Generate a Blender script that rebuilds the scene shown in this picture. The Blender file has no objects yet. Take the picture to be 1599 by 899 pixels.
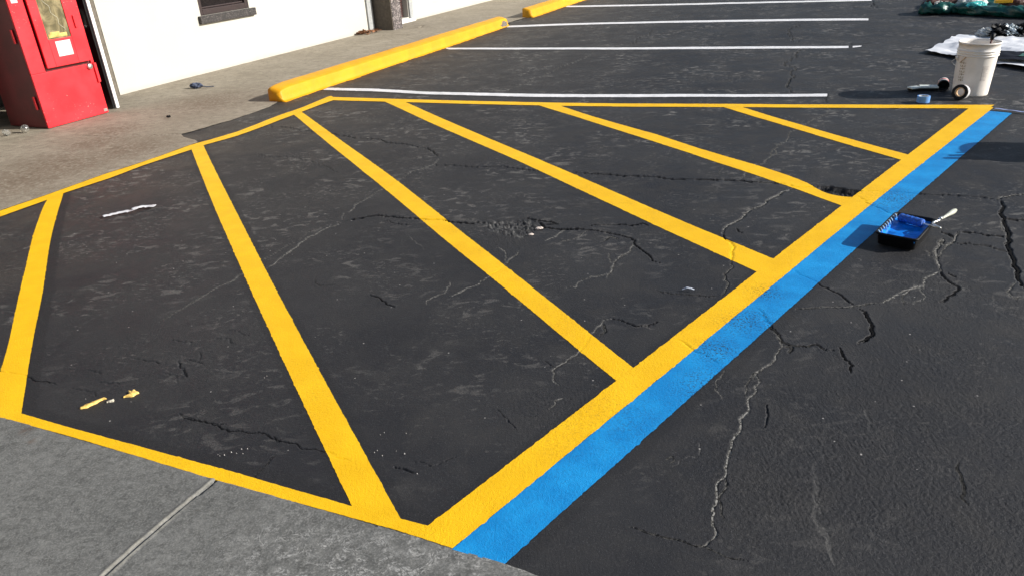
import bpy, bmesh, math, random
import numpy as np
from mathutils import Matrix, Vector
random.seed(7); rng = np.random.default_rng(11)
scn = bpy.context.scene
col = scn.collection
rad = math.radians

# ------------------------------------------------------------------ camera
F_PX, PITCH, ROLL, CAM_H = 1155.0, rad(26.1), rad(3.43), 1.42
PW, PH = 1599.0, 899.0
def cam_axes():
    f = np.array([0, math.cos(PITCH), -math.sin(PITCH)]); r = np.array([1., 0, 0]); d = np.cross(f, r)
    c, s = math.cos(ROLL), math.sin(ROLL)
    return np.stack([c*r + s*d, -s*r + c*d, f], 1)
CA = cam_axes()
cd = bpy.data.cameras.new('camera'); cam = bpy.data.objects.new('camera', cd); col.objects.link(cam)
cd.sensor_width = 36; cd.lens = F_PX/PW*36; cd.clip_end = 3000; cd.clip_start = .05
M = np.eye(4); M[:3, 0] = CA[:, 0]; M[:3, 1] = -CA[:, 1]; M[:3, 2] = -CA[:, 2]; M[2, 3] = CAM_H
cam.matrix_world = Matrix(M.tolist()); scn.camera = cam

# ------------------------------------------------------------------ light
SUN_ELEV = rad(25.7)
SHADOW_DIR = rad(167)                       # direction shadows fall in the ground plane (from +x)
sx, sy = -math.cos(SHADOW_DIR), -math.sin(SHADOW_DIR)     # towards the sun
w = bpy.data.worlds.new('World'); scn.world = w; w.use_nodes = True
nt = w.node_tree; bg = nt.nodes['Background']
sky = nt.nodes.new('ShaderNodeTexSky'); sky.sky_type = 'NISHITA'; sky.sun_disc = False
sky.sun_elevation = SUN_ELEV; sky.sun_rotation = math.atan2(sx, sy)
sky.air_density = 1.0; sky.dust_density = 1.2; sky.ozone_density = 1.0
nt.links.new(sky.outputs[0], bg.inputs[0]); bg.inputs[1].default_value = 0.085
sl = bpy.data.lights.new('sun', 'SUN'); sl.energy = 5.0; sl.angle = rad(.5); sl.color = (1, .955, .885)
so = bpy.data.objects.new('sun', sl); col.objects.link(so)
dirv = Vector((-sx*math.cos(SUN_ELEV), -sy*math.cos(SUN_ELEV), -math.sin(SUN_ELEV)))
so.rotation_euler = dirv.to_track_quat('-Z', 'Y').to_euler(); so.location = (10, -3, 8)
vs = scn.view_settings; vs.view_transform = 'Standard'; vs.look = 'None'; vs.exposure = 0.62; vs.gamma = 1; vs.use_curve_mapping = False

# ------------------------------------------------------------------ pixel -> place
def ray(P):
    P = np.atleast_2d(np.asarray(P, float))
    return np.c_[(P[:, 0]-PW/2)/F_PX, (P[:, 1]-PH/2)/F_PX, np.ones(len(P))] @ CA.T
def gnd(P, z=0.):
    d = ray(P); return (np.array([0, 0, CAM_H]) + d*((z-CAM_H)/d[:, 2:3]))[:, :2]
def g3(p, z=0.): a = gnd([p], z)[0]; return Vector((a[0], a[1], z))
TH = rad(65); UX, UY = math.cos(TH), math.sin(TH); VX, VY = math.sin(TH), -math.cos(TH)   # u along the wall, v out from it
def uv(u, v, z=0.): return (u*UX+v*VX, u*UY+v*VY, z)
def uvn(U, V): return np.stack([U*UX+V*VX, U*UY+V*VY], -1)

# ------------------------------------------------------------------ noise
def _hash(ix, iy, seed):
    n = (ix.astype(np.int64)*374761393 + iy.astype(np.int64)*668265263 + seed*982451653) & 0x7fffffff
    n = ((n ^ (n >> 13))*1274126177) & 0x7fffffff
    return ((n ^ (n >> 16)) & 0xffff)/65535.0
def vnoise(x, y, seed=0):
    x = np.asarray(x, float); y = np.asarray(y, float)
    ix = np.floor(x); iy = np.floor(y); fx = x-ix; fy = y-iy
    fx = fx*fx*fx*(fx*(fx*6-15)+10); fy = fy*fy*fy*(fy*(fy*6-15)+10)
    a = _hash(ix, iy, seed); b = _hash(ix+1, iy, seed); c = _hash(ix, iy+1, seed); d = _hash(ix+1, iy+1, seed)
    return ((a*(1-fx)+b*fx)*(1-fy) + (c*(1-fx)+d*fx)*fy)*2-1
def fbm(x, y, seed=0, oct=3):
    s = 0; a = 1.
    for k in range(oct): s = s + a*vnoise(x*2**k, y*2**k, seed+k*17); a *= .5
    return s/1.6
def sstep(a, b, x): t = np.clip((x-a)/(b-a), 0, 1); return t*t*(3-2*t)

# ------------------------------------------------------------------ mesh helpers
def mesh_np(name, V, Fq, mat, parent=None, smooth=True, attrs=None):
    V = np.asarray(V, np.float32); Fq = np.asarray(Fq, np.int32); k = Fq.shape[1]
    me = bpy.data.meshes.new(name)
    me.vertices.add(len(V)); me.vertices.foreach_set('co', V.ravel())
    me.loops.add(Fq.size); me.loops.foreach_set('vertex_index', Fq.ravel())
    me.polygons.add(len(Fq)); me.polygons.foreach_set('loop_start', np.arange(0, Fq.size, k, dtype=np.int32))
    me.update(calc_edges=True)
    me.polygons.foreach_set('use_smooth', np.full(len(Fq), smooth))
    for n, a in (attrs or {}).items():
        at = me.attributes.new(n, 'FLOAT', 'POINT'); at.data.foreach_set('value', np.asarray(a, np.float32).ravel())
    me.validate()
    o = bpy.data.objects.new(name, me); col.objects.link(o)
    if mat: me.materials.append(mat)
    if parent: o.parent = parent
    return o
def gridfaces(n, m, wrap=False):
    i = np.arange(n-1)[:, None]; j = np.arange(m if wrap else m-1)[None, :]; j2 = (j+1) % m
    return np.stack([i*m+j, i*m+j2, (i+1)*m+j2, (i+1)*m+j], -1).reshape(-1, 4)
def grid(name, P, mat, parent=None, wrap=False, smooth=True, attrs=None, flip=False):
    n, m = P.shape[:2]; Fq = gridfaces(n, m, wrap)
    if flip: Fq = Fq[:, ::-1]
    return mesh_np(name, P.reshape(-1, 3), Fq, mat, parent, smooth, attrs)
def bm_obj(name, bm, mat, parent=None, smooth=False, bevel=0):
    me = bpy.data.meshes.new(name)
    bmesh.ops.recalc_face_normals(bm, faces=bm.faces[:])
    bm.to_mesh(me); bm.free()
    o = bpy.data.objects.new(name, me); col.objects.link(o)
    if mat: me.materials.append(mat)
    if parent: o.parent = parent
    if smooth: me.polygons.foreach_set('use_smooth', [True]*len(me.polygons))
    if bevel:
        b = o.modifiers.new('bevel', 'BEVEL'); b.width = bevel; b.segments = 2; b.limit_method = 'ANGLE'
    return o
def box(bm, c0, c1, f=None):
    f = f or (lambda x, y, z: (x, y, z)); vs_ = []
    for x in (c0[0], c1[0]):
        for y in (c0[1], c1[1]):
            for z in (c0[2], c1[2]): vs_.append(bm.verts.new(f(x, y, z)))
    for a in ((0, 1, 3, 2), (4, 6, 7, 5), (0, 4, 5, 1), (2, 3, 7, 6), (0, 2, 6, 4), (1, 5, 7, 3)): bm.faces.new([vs_[i] for i in a])
def uvbox(name, u0, u1, v0, v1, z0, z1, mat, parent=None, bevel=0):
    bm = bmesh.new(); box(bm, (u0, v0, z0), (u1, v1, z1), uv); return bm_obj(name, bm, mat, parent, bevel=bevel)
def lathe(name, prof, mat, parent=None, mtx=None, n=48, smooth=True):
    pr = np.array(prof, float); a = np.linspace(0, 2*math.pi, n, endpoint=False)
    P = np.stack([pr[:, 0:1]*np.cos(a), pr[:, 0:1]*np.sin(a), np.repeat(pr[:, 1:2], n, 1)], -1)
    if mtx is not None:
        A = np.array(mtx); P = P @ A[:3, :3].T + A[:3, 3]
    o = grid(name, P, mat, parent, wrap=True, smooth=smooth)
    return o
def tube(name, pts, r, mat, parent=None, n=10, rads=None):
    P = np.array([list(p) for p in pts], float); out = []
    for i in range(len(P)):
        t = P[min(i+1, len(P)-1)]-P[max(i-1, 0)]; t /= np.linalg.norm(t)
        a = np.cross(t, [0, 0, 1.] if abs(t[2]) < .9 else [1., 0, 0]); a /= np.linalg.norm(a); b = np.cross(t, a)
        rr = rads[i] if rads else r
        k = np.linspace(0, 2*math.pi, n, endpoint=False)[:, None]
        out.append(P[i]+rr*(np.cos(k)*a+np.sin(k)*b))
    out = [np.repeat(P[:1], n, 0)] + out + [np.repeat(P[-1:], n, 0)]
    return grid(name, np.array(out), mat, parent, wrap=True)
def spline(pts, k=8):
    P = np.array([list(p) for p in pts], float); P = np.vstack([2*P[0]-P[1], P, 2*P[-1]-P[-2]]); out = []
    for i in range(1, len(P)-2):
        for t in np.linspace(0, 1, k, endpoint=False):
            a, b, c, d = P[i-1:i+3]
            out.append(.5*((2*b)+(c-a)*t+(2*a-5*b+4*c-d)*t*t+(-a+3*b-3*c+d)*t**3))
    out.append(P[-2]); return out
def empty(name, loc=(0, 0, 0)):
    o = bpy.data.objects.new(name, None); col.objects.link(o); o.location = loc; o.empty_display_size = .1; return o
def tag(o, label=None, cat=None, group=None, kind=None):
    if label: o['label'] = label
    if cat: o['category'] = cat
    if group: o['group'] = group
    if kind: o['kind'] = kind
    return o
def keep(o, root):                      # parent a mesh built in world coordinates to a moved empty
    o.parent = root; o.matrix_parent_inverse = Matrix.Translation(root.location).inverted(); return o

# ------------------------------------------------------------------ materials
class NT:
    def __init__(s, name):
        s.m = bpy.data.materials.new(name); s.m.use_nodes = True; s.t = s.m.node_tree; s.b = s.t.nodes['Principled BSDF']
        s.co = s.t.nodes.new('ShaderNodeTexCoord').outputs['Object']
    def n(s, ty, **k):
        x = s.t.nodes.new(ty)
        for a, b in k.items(): setattr(x, a, b)
        return x
    def put(s, sock, v):
        if isinstance(v, bpy.types.NodeSocket): s.t.links.new(v, sock)
        elif v is not None:
            if sock.type == 'RGBA' and not hasattr(v, '__len__'): v = (v, v, v)
            sock.default_value = (*v, 1) if sock.type == 'RGBA' and len(v) == 3 else v
    def noise(s, scale, detail=3, rough=.55, vec=None, dist=0):
        x = s.n('ShaderNodeTexNoise'); s.put(x.inputs['Vector'], vec or s.co)
        x.inputs['Scale'].default_value = scale; x.inputs['Detail'].default_value = detail
        x.inputs['Roughness'].default_value = rough; x.inputs['Distortion'].default_value = dist
        return x.outputs['Fac']
    def voro(s, scale, out='Distance', vec=None):
        x = s.n('ShaderNodeTexVoronoi'); s.put(x.inputs['Vector'], vec or s.co); x.inputs['Scale'].default_value = scale; return x.outputs[out]
    def map(s, scale=(1, 1, 1), rot=(0, 0, 0), vec=None):
        x = s.n('ShaderNodeMapping'); s.put(x.inputs['Vector'], vec or s.co); x.inputs['Scale'].default_value = scale; x.inputs['Rotation'].default_value = rot; return x.outputs[0]
    def rng(s, v, a, b, c=0, d=1):
        x = s.n('ShaderNodeMapRange'); s.put(x.inputs[0], v)
        for i, q in enumerate((a, b, c, d)): x.inputs[i+1].default_value = q
        x.interpolation_type = 'SMOOTHSTEP'; return x.outputs[0]
    def math(s, op, a, b=None):
        x = s.n('ShaderNodeMath', operation=op); s.put(x.inputs[0], a); s.put(x.inputs[1], b); return x.outputs[0]
    def mix(s, f, a, b, bl='MIX'):
        x = s.n('ShaderNodeMix', data_type='RGBA', blend_type=bl); s.put(x.inputs[0], f); s.put(x.inputs[6], a); s.put(x.inputs[7], b); return x.outputs[2]
    def attr(s, n): x = s.n('ShaderNodeAttribute', attribute_name=n); return x.outputs['Fac']
    def bump(s, h, strength=.5, dist=.01, nrm=None):
        x = s.n('ShaderNodeBump'); s.put(x.inputs['Height'], h); s.put(x.inputs['Strength'], strength); x.inputs['Distance'].default_value = dist
        if nrm: s.t.links.new(nrm, x.inputs['Normal'])
        return x.outputs[0]
    def done(s, color=None, rough=None, normal=None, **k):
        s.put(s.b.inputs['Base Color'], color); s.put(s.b.inputs['Roughness'], rough)
        if normal: s.t.links.new(normal, s.b.inputs['Normal'])
        for a, b in k.items(): s.put(s.b.inputs[a.replace('_', ' ')], b)
        return s.m
def plain(name, c, rough=.5, var=.15, scale=30, bump=0, **k):
    t = NT(name); f = t.noise(scale, 4)
    a = tuple(x*(1-var) for x in c); b = tuple(min(1, x*(1+var)) for x in c)
    cc = t.mix(t.rng(f, .3, .7), a, b)
    nr = t.bump(t.noise(scale*6, 3), bump, .004) if bump else None
    return t.done(cc, rough, nr, **k)

def mat_asphalt():
    t = NT('sealed_asphalt')
    big = t.noise(.9, 5, .6); mid = t.noise(5, 6, .65, dist=.4)
    c = t.mix(t.rng(big, .32, .68), (.0112, .0116, .0145), (.0225, .0224, .0240))
    c = t.mix(t.rng(mid, .42, .75, 0, .6), c, (.031, .030, .030))
    brown = t.attr('brown')
    c = t.mix(t.math('MULTIPLY', brown, t.rng(t.noise(3.1, 5, .6), .3, .65, .25, .95)), c, (.042, .036, .031))
    # worn, dusty scuffs
    warp = t.map((1.0, 1.7, 1), (0, 0, rad(12)))
    s1 = t.rng(t.noise(11, 5, .62, vec=warp, dist=.8), .535, .63); s1 = t.math('MULTIPLY', s1, t.rng(t.noise(1.7, 3), .45, .60))
    s2 = t.rng(t.noise(33, 4, .6, vec=warp), .56, .66); s2 = t.math('MULTIPLY', s2, t.rng(t.noise(2.6, 3), .47, .62))
    grain = t.rng(t.noise(150, 2), .35, .62, .3, 1)
    fresh = t.attr('fresh'); unf = t.math('SUBTRACT', 1, fresh)
    sc = t.math('MULTIPLY', t.math('MULTIPLY', t.math('MAXIMUM', s1, s2), unf), t.attr('scuff'))
    c = t.mix(t.math('MULTIPLY', t.math('MULTIPLY', sc, grain), 1.), c, (.175, .165, .152))
    sp = t.math('MULTIPLY', t.math('LESS_THAN', t.voro(28), .085), t.math('GREATER_THAN', t.voro(28, 'Color'), .80))
    sp = t.math('MULTIPLY', sp, unf)
    c = t.mix(t.math('MULTIPLY', sp, .65), c, (.42, .40, .38))
    c = t.mix(t.math('MULTIPLY', fresh, .8), c, (.012, .012, .0135))
    ag = t.noise(260, 2, .7); c = t.mix(t.rng(ag, .56, .72, 0, .55), c, (.075, .075, .08)); c = t.mix(t.rng(ag, .28, .42, .6, 0), c, (.008, .008, .009))
    d = t.math('MULTIPLY', t.attr('dust_or_lit'), t.rng(t.noise(120, 3), .3, .6, .25, 1))
    c = t.mix(d, c, (.30, .29, .265))
    ro = t.attr('rough')
    fine = t.noise(330, 3, .6); med = t.noise(95, 3, .6)
    streak = t.noise(1, 3, .6, vec=t.map((170, 14, 1), (0, 0, rad(-14))))
    streak2 = t.noise(1, 3, .6, vec=t.map((22, 190, 1), (0, 0, rad(18))))
    hgt = t.math('ADD', t.math('MULTIPLY', fine, t.math('MULTIPLY_ADD', ro, .5) if False else .55), t.math('MULTIPLY', med, .6))
    hgt = t.math('ADD', hgt, t.math('MULTIPLY', streak, t.rng(t.noise(1.3, 2), .42, .6, .03, .42)))
    hgt = t.math('ADD', hgt, t.math('MULTIPLY', streak2, t.rng(t.noise(1.9, 2), .48, .64, 0, .35)))
    st = t.rng(ro, 0, 1, .42, 1.)
    nr = t.bump(hgt, st, .0055)
    return t.done(c, t.rng(mid, .3, .7, .6, .78), nr, Specular_IOR_Level=.28)

def mat_paint(name, base, dark, light, pit=.0):
    t = NT(name)
    f = t.noise(7, 4, .6); f2 = t.noise(60, 3)
    c = t.mix(t.rng(f, .35, .68), dark, light); c = t.mix(t.rng(f2, .35, .7, 0, .5), c, base)
    rf = t.attr('rough')
    p = t.math('MULTIPLY', t.rng(t.noise(130, 3, .6), .53, .60), t.math('MULTIPLY', rf, pit))
    c = t.mix(p, c, (.025, .027, .03))
    thin = t.math('MULTIPLY', t.rng(t.noise(210, 2), .70, .76), .35)
    c = t.mix(thin, c, tuple(x*.45 for x in base))
    hgt = t.math('ADD', t.noise(360, 2), t.math('MULTIPLY', t.noise(110, 3), .8))
    return t.done(c, .58, t.bump(hgt, .55, .004), Specular_IOR_Level=.22)

def mat_concrete(name, a, b, dirt, blotch=None, scale=1.):
    t = NT(name)
    f = t.noise(1.6*scale, 6, .65); f2 = t.noise(14*scale, 6, .7); f3 = t.noise(160, 3, .6)
    c = t.mix(t.rng(f, .3, .7), a, b)
    c = t.mix(t.rng(f2, .42, .66, 0, .8), c, dirt)
    fm = t.noise(5.5*scale, 6, .7, vec=t.map((1, 1.8, 1), (0, 0, rad(25))), dist=1.5); c = t.mix(t.rng(fm, .50, .66, 0, .55), c, tuple(x*1.28 for x in b)); c = t.mix(t.rng(fm, .28, .42, .55, 0), c, tuple(x*.62 for x in a))
    c = t.mix(t.rng(f3, .46, .64, 0, .42), c, tuple(x*1.6 for x in b))
    c = t.mix(t.rng(t.noise(300, 2), .54, .68, 0, .42), c, tuple(x*.5 for x in a))
    if blotch:
        k = t.noise(13, 8, .78, dist=1.8); k = t.math('ABSOLUTE', t.math('SUBTRACT', k, .5)); kk = t.math('MULTIPLY', t.rng(k, .035, .012), t.math('MULTIPLY', t.attr('lime'), t.rng(t.noise(22, 3), .42, .58)))
        c = t.mix(t.math('MULTIPLY', kk, t.rng(t.noise(140, 3), .36, .58)), c, blotch)
    st = t.attr('stain'); c = t.mix(t.math('MULTIPLY', st, t.rng(t.noise(40, 4), .3, .6)), c, (.09, .05, .03))
    c = t.mix(t.math('MULTIPLY', t.attr('dust_or_lit'), .75), c, (.40, .375, .31))
    sp = t.math('MULTIPLY', t.math('LESS_THAN', t.voro(24), .07), t.math('GREATER_THAN', t.voro(24, 'Color'), .8))
    c = t.mix(t.math('MULTIPLY', sp, .7), c, (.5, .48, .44))
    h = t.math('ADD', t.math('MULTIPLY', f3, .6), t.math('MULTIPLY', t.noise(45, 4), .8))
    return t.done(c, .85, t.bump(h, .35, .004), Specular_IOR_Level=.25)

def mat_pebble(name, dark, mid, light, scale):
    t = NT(name); v = t.voro(scale, 'Color'); d = t.voro(scale)
    sep = t.n('ShaderNodeSeparateColor'); t.put(sep.inputs[0], v)
    c = t.mix(t.rng(sep.outputs[0], .2, .6), dark, mid); c = t.mix(t.rng(sep.outputs[1], .7, .95), c, light)
    return t.done(c, .7, t.bump(d, -.6, .006))
def mat_stucco():
    t = NT('white_stucco'); f = t.noise(1.2, 5, .6)
    c = t.mix(t.rng(f, .3, .7), (.44, .428, .385), (.465, .453, .41))
    c = t.mix(t.rng(t.noise(7, 5), .55, .8, 0, .25), c, (.42, .40, .35))
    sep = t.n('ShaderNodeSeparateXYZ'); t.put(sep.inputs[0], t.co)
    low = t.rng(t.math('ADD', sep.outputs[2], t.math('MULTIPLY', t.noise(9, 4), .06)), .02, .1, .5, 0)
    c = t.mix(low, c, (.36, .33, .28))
    return t.done(c, .85, t.bump(t.noise(60, 4), .15, .006), Specular_IOR_Level=.2)
def mat_red():
    t = NT('red_cabinet_paint'); f = t.noise(4, 5, .6)
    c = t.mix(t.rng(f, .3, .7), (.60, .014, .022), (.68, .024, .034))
    c = t.mix(t.rng(t.noise(26, 6, .7), .66, .74, 0, .5), c, (.42, .012, .018))
    c = t.mix(t.math('MULTIPLY', t.rng(t.noise(70, 4), .66, .72), t.rng(t.noise(2.2, 2), .5, .62)), c, (.75, .32, .28))
    return t.done(c, t.rng(f, .3, .7, .42, .56), t.bump(t.noise(120, 2), .05, .002), Specular_IOR_Level=.4)

MA = mat_asphalt()
MY = mat_paint('yellow_paint', (.80, .455, .004), (.76, .42, .003), (.84, .485, .006), pit=.4)
MB_ = mat_paint('blue_paint', (.004, .225, .55), (.002, .185, .48), (.008, .27, .62), pit=1.)
MW = mat_paint('white_paint', (.68, .675, .69), (.60, .60, .61), (.75, .745, .76), pit=.3)
MC = mat_concrete('walkway_concrete', (.20, .173, .131), (.275, .243, .19), (.15, .126, .094))
MG = mat_concrete('gutter_concrete', (.100, .100, .095), (.145, .144, .136), (.07, .07, .066), blotch=(.34, .335, .32), scale=2.2)
MST = mat_stucco()
MRED = mat_red()
MBLK = plain('black_gloss', (.008, .008, .009), .28, .2)
MTRIM = plain('white_trim_paint', (.72, .71, .69), .5, .08)
MGREY = plain('grey_trim_paint', (.30, .31, .31), .6, .12)
MJAMB = plain('shaded_jamb_paint', (.115, .10, .078), .8, .2)  # albedo lowered so the jamb looks in shade where the sun reaches it
MGRAN = mat_pebble('dark_granite', (.012, .011, .011), (.028, .024, .023), (.08, .07, .066), 90)
MPEB = mat_pebble('pebbledash', (.03, .025, .025), (.09, .075, .073), (.30, .26, .25), 62)
MGLASS = plain('dark_window_glass', (.012, .009, .009), .12, .3)
MFRAME = plain('dark_window_frame', (.028, .017, .017), .45, .2)
MSHADE = plain('shade_helper_brown', (.05, .042, .036), .85, .25, 20)  # dark surface of the added shading wall and roof
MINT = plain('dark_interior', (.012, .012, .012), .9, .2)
MBRICK = plain('rust_louvre_paint', (.06, .025, .022), .6, .35, 60)
MPLAS = plain('bucket_plastic', (.74, .69, .63), .42, .06, 12, Subsurface_Weight=.0)
MBPL = plain('black_plastic', (.004, .004, .005), .55, .2, Specular_IOR_Level=.25)
MWET = plain('wet_blue_paint', (.004, .19, .66), .3, .25, 25)
MSTEEL = plain('galvanised_wire', (.62, .62, .60), .3, .1, 40, Metallic=.85)
MGRIP = plain('grey_green_handle', (.42, .43, .36), .45, .15)
MPAPER = plain('white_paper', (.52, .53, .52), .7, .06, 20)
MTAN = plain('tan_cardboard', (.55, .38, .22), .8, .12, 50)
MBLUET = plain('blue_masking_tape', (.10, .27, .62), .6, .1, 40)
MGRN = plain('green_tarp', (.004, .062, .050), .40, .45, 9, bump=.3)
MWOOD = plain('dark_red_wood', (.07, .022, .016), .6, .35, 22)
MRAG = plain('blue_grey_cloth', (.06, .075, .12), .8, .3, 60)
MLEAF = plain('dry_leaves', (.20, .085, .035), .8, .5, 45)
MRDL = plain('red_label', (.55, .09, .08), .45, .2)
MYEL2 = plain('yellow_plastic', (.75, .38, .01), .4, .1)
MTEAL = plain('teal_plastic', (.05, .42, .42), .35, .2)
MPRINT = plain('brown_print', (.42, .35, .25), .6, .35, 90)
MPRINT2 = plain('grey_print', (.45, .40, .37), .6, .2, 90)
MSTUB = plain('broom_bristle', (.05, .045, .04), .8, .3)
def mat_clear():
    t = NT('clear_plastic'); return t.done((.9, .92, .92), .15, t.bump(t.noise(45, 2), .3, .01), Transmission_Weight=.95, IOR=1.4)
MCLR = mat_clear()

# ------------------------------------------------------------------ tracing of the pavement cracks (zoom origin, zoom factor, points)
def Z(ox, oy, s, pts): return [(ox+x/s, oy+y/s) for x, y in pts]
z7 = lambda *p: Z(400, 230, 3.198, p)
z8 = lambda *p: Z(850, 230, 3.329, p)
z3 = lambda *p: Z(800, 0, 3.807, p)
z2 = lambda *p: Z(400, 0, 3.807, p)
zT = lambda *p: Z(1400, 270, 4.281, p)
zR = lambda *p: Z(1180, 380, 3.747, p)
zP = lambda *p: Z(1000, 560, 2.808, p)
zV = lambda *p: Z(1200, 0, 5.618, p)
zM = lambda *p: Z(780, 480, 3.457, p)
zL = lambda *p: Z(0, 460, 3.745, p)
zK = lambda *p: Z(0, 640, 3.470, p)
zN = lambda *p: Z(420, 620, 3.223, p)
z5 = lambda *p: Z(1200, 100, 2.644, p)
z6 = lambda *p: Z(0, 230, 3.745, p)
zH = lambda *p: Z(1200, 270, 6.914, p)
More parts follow.
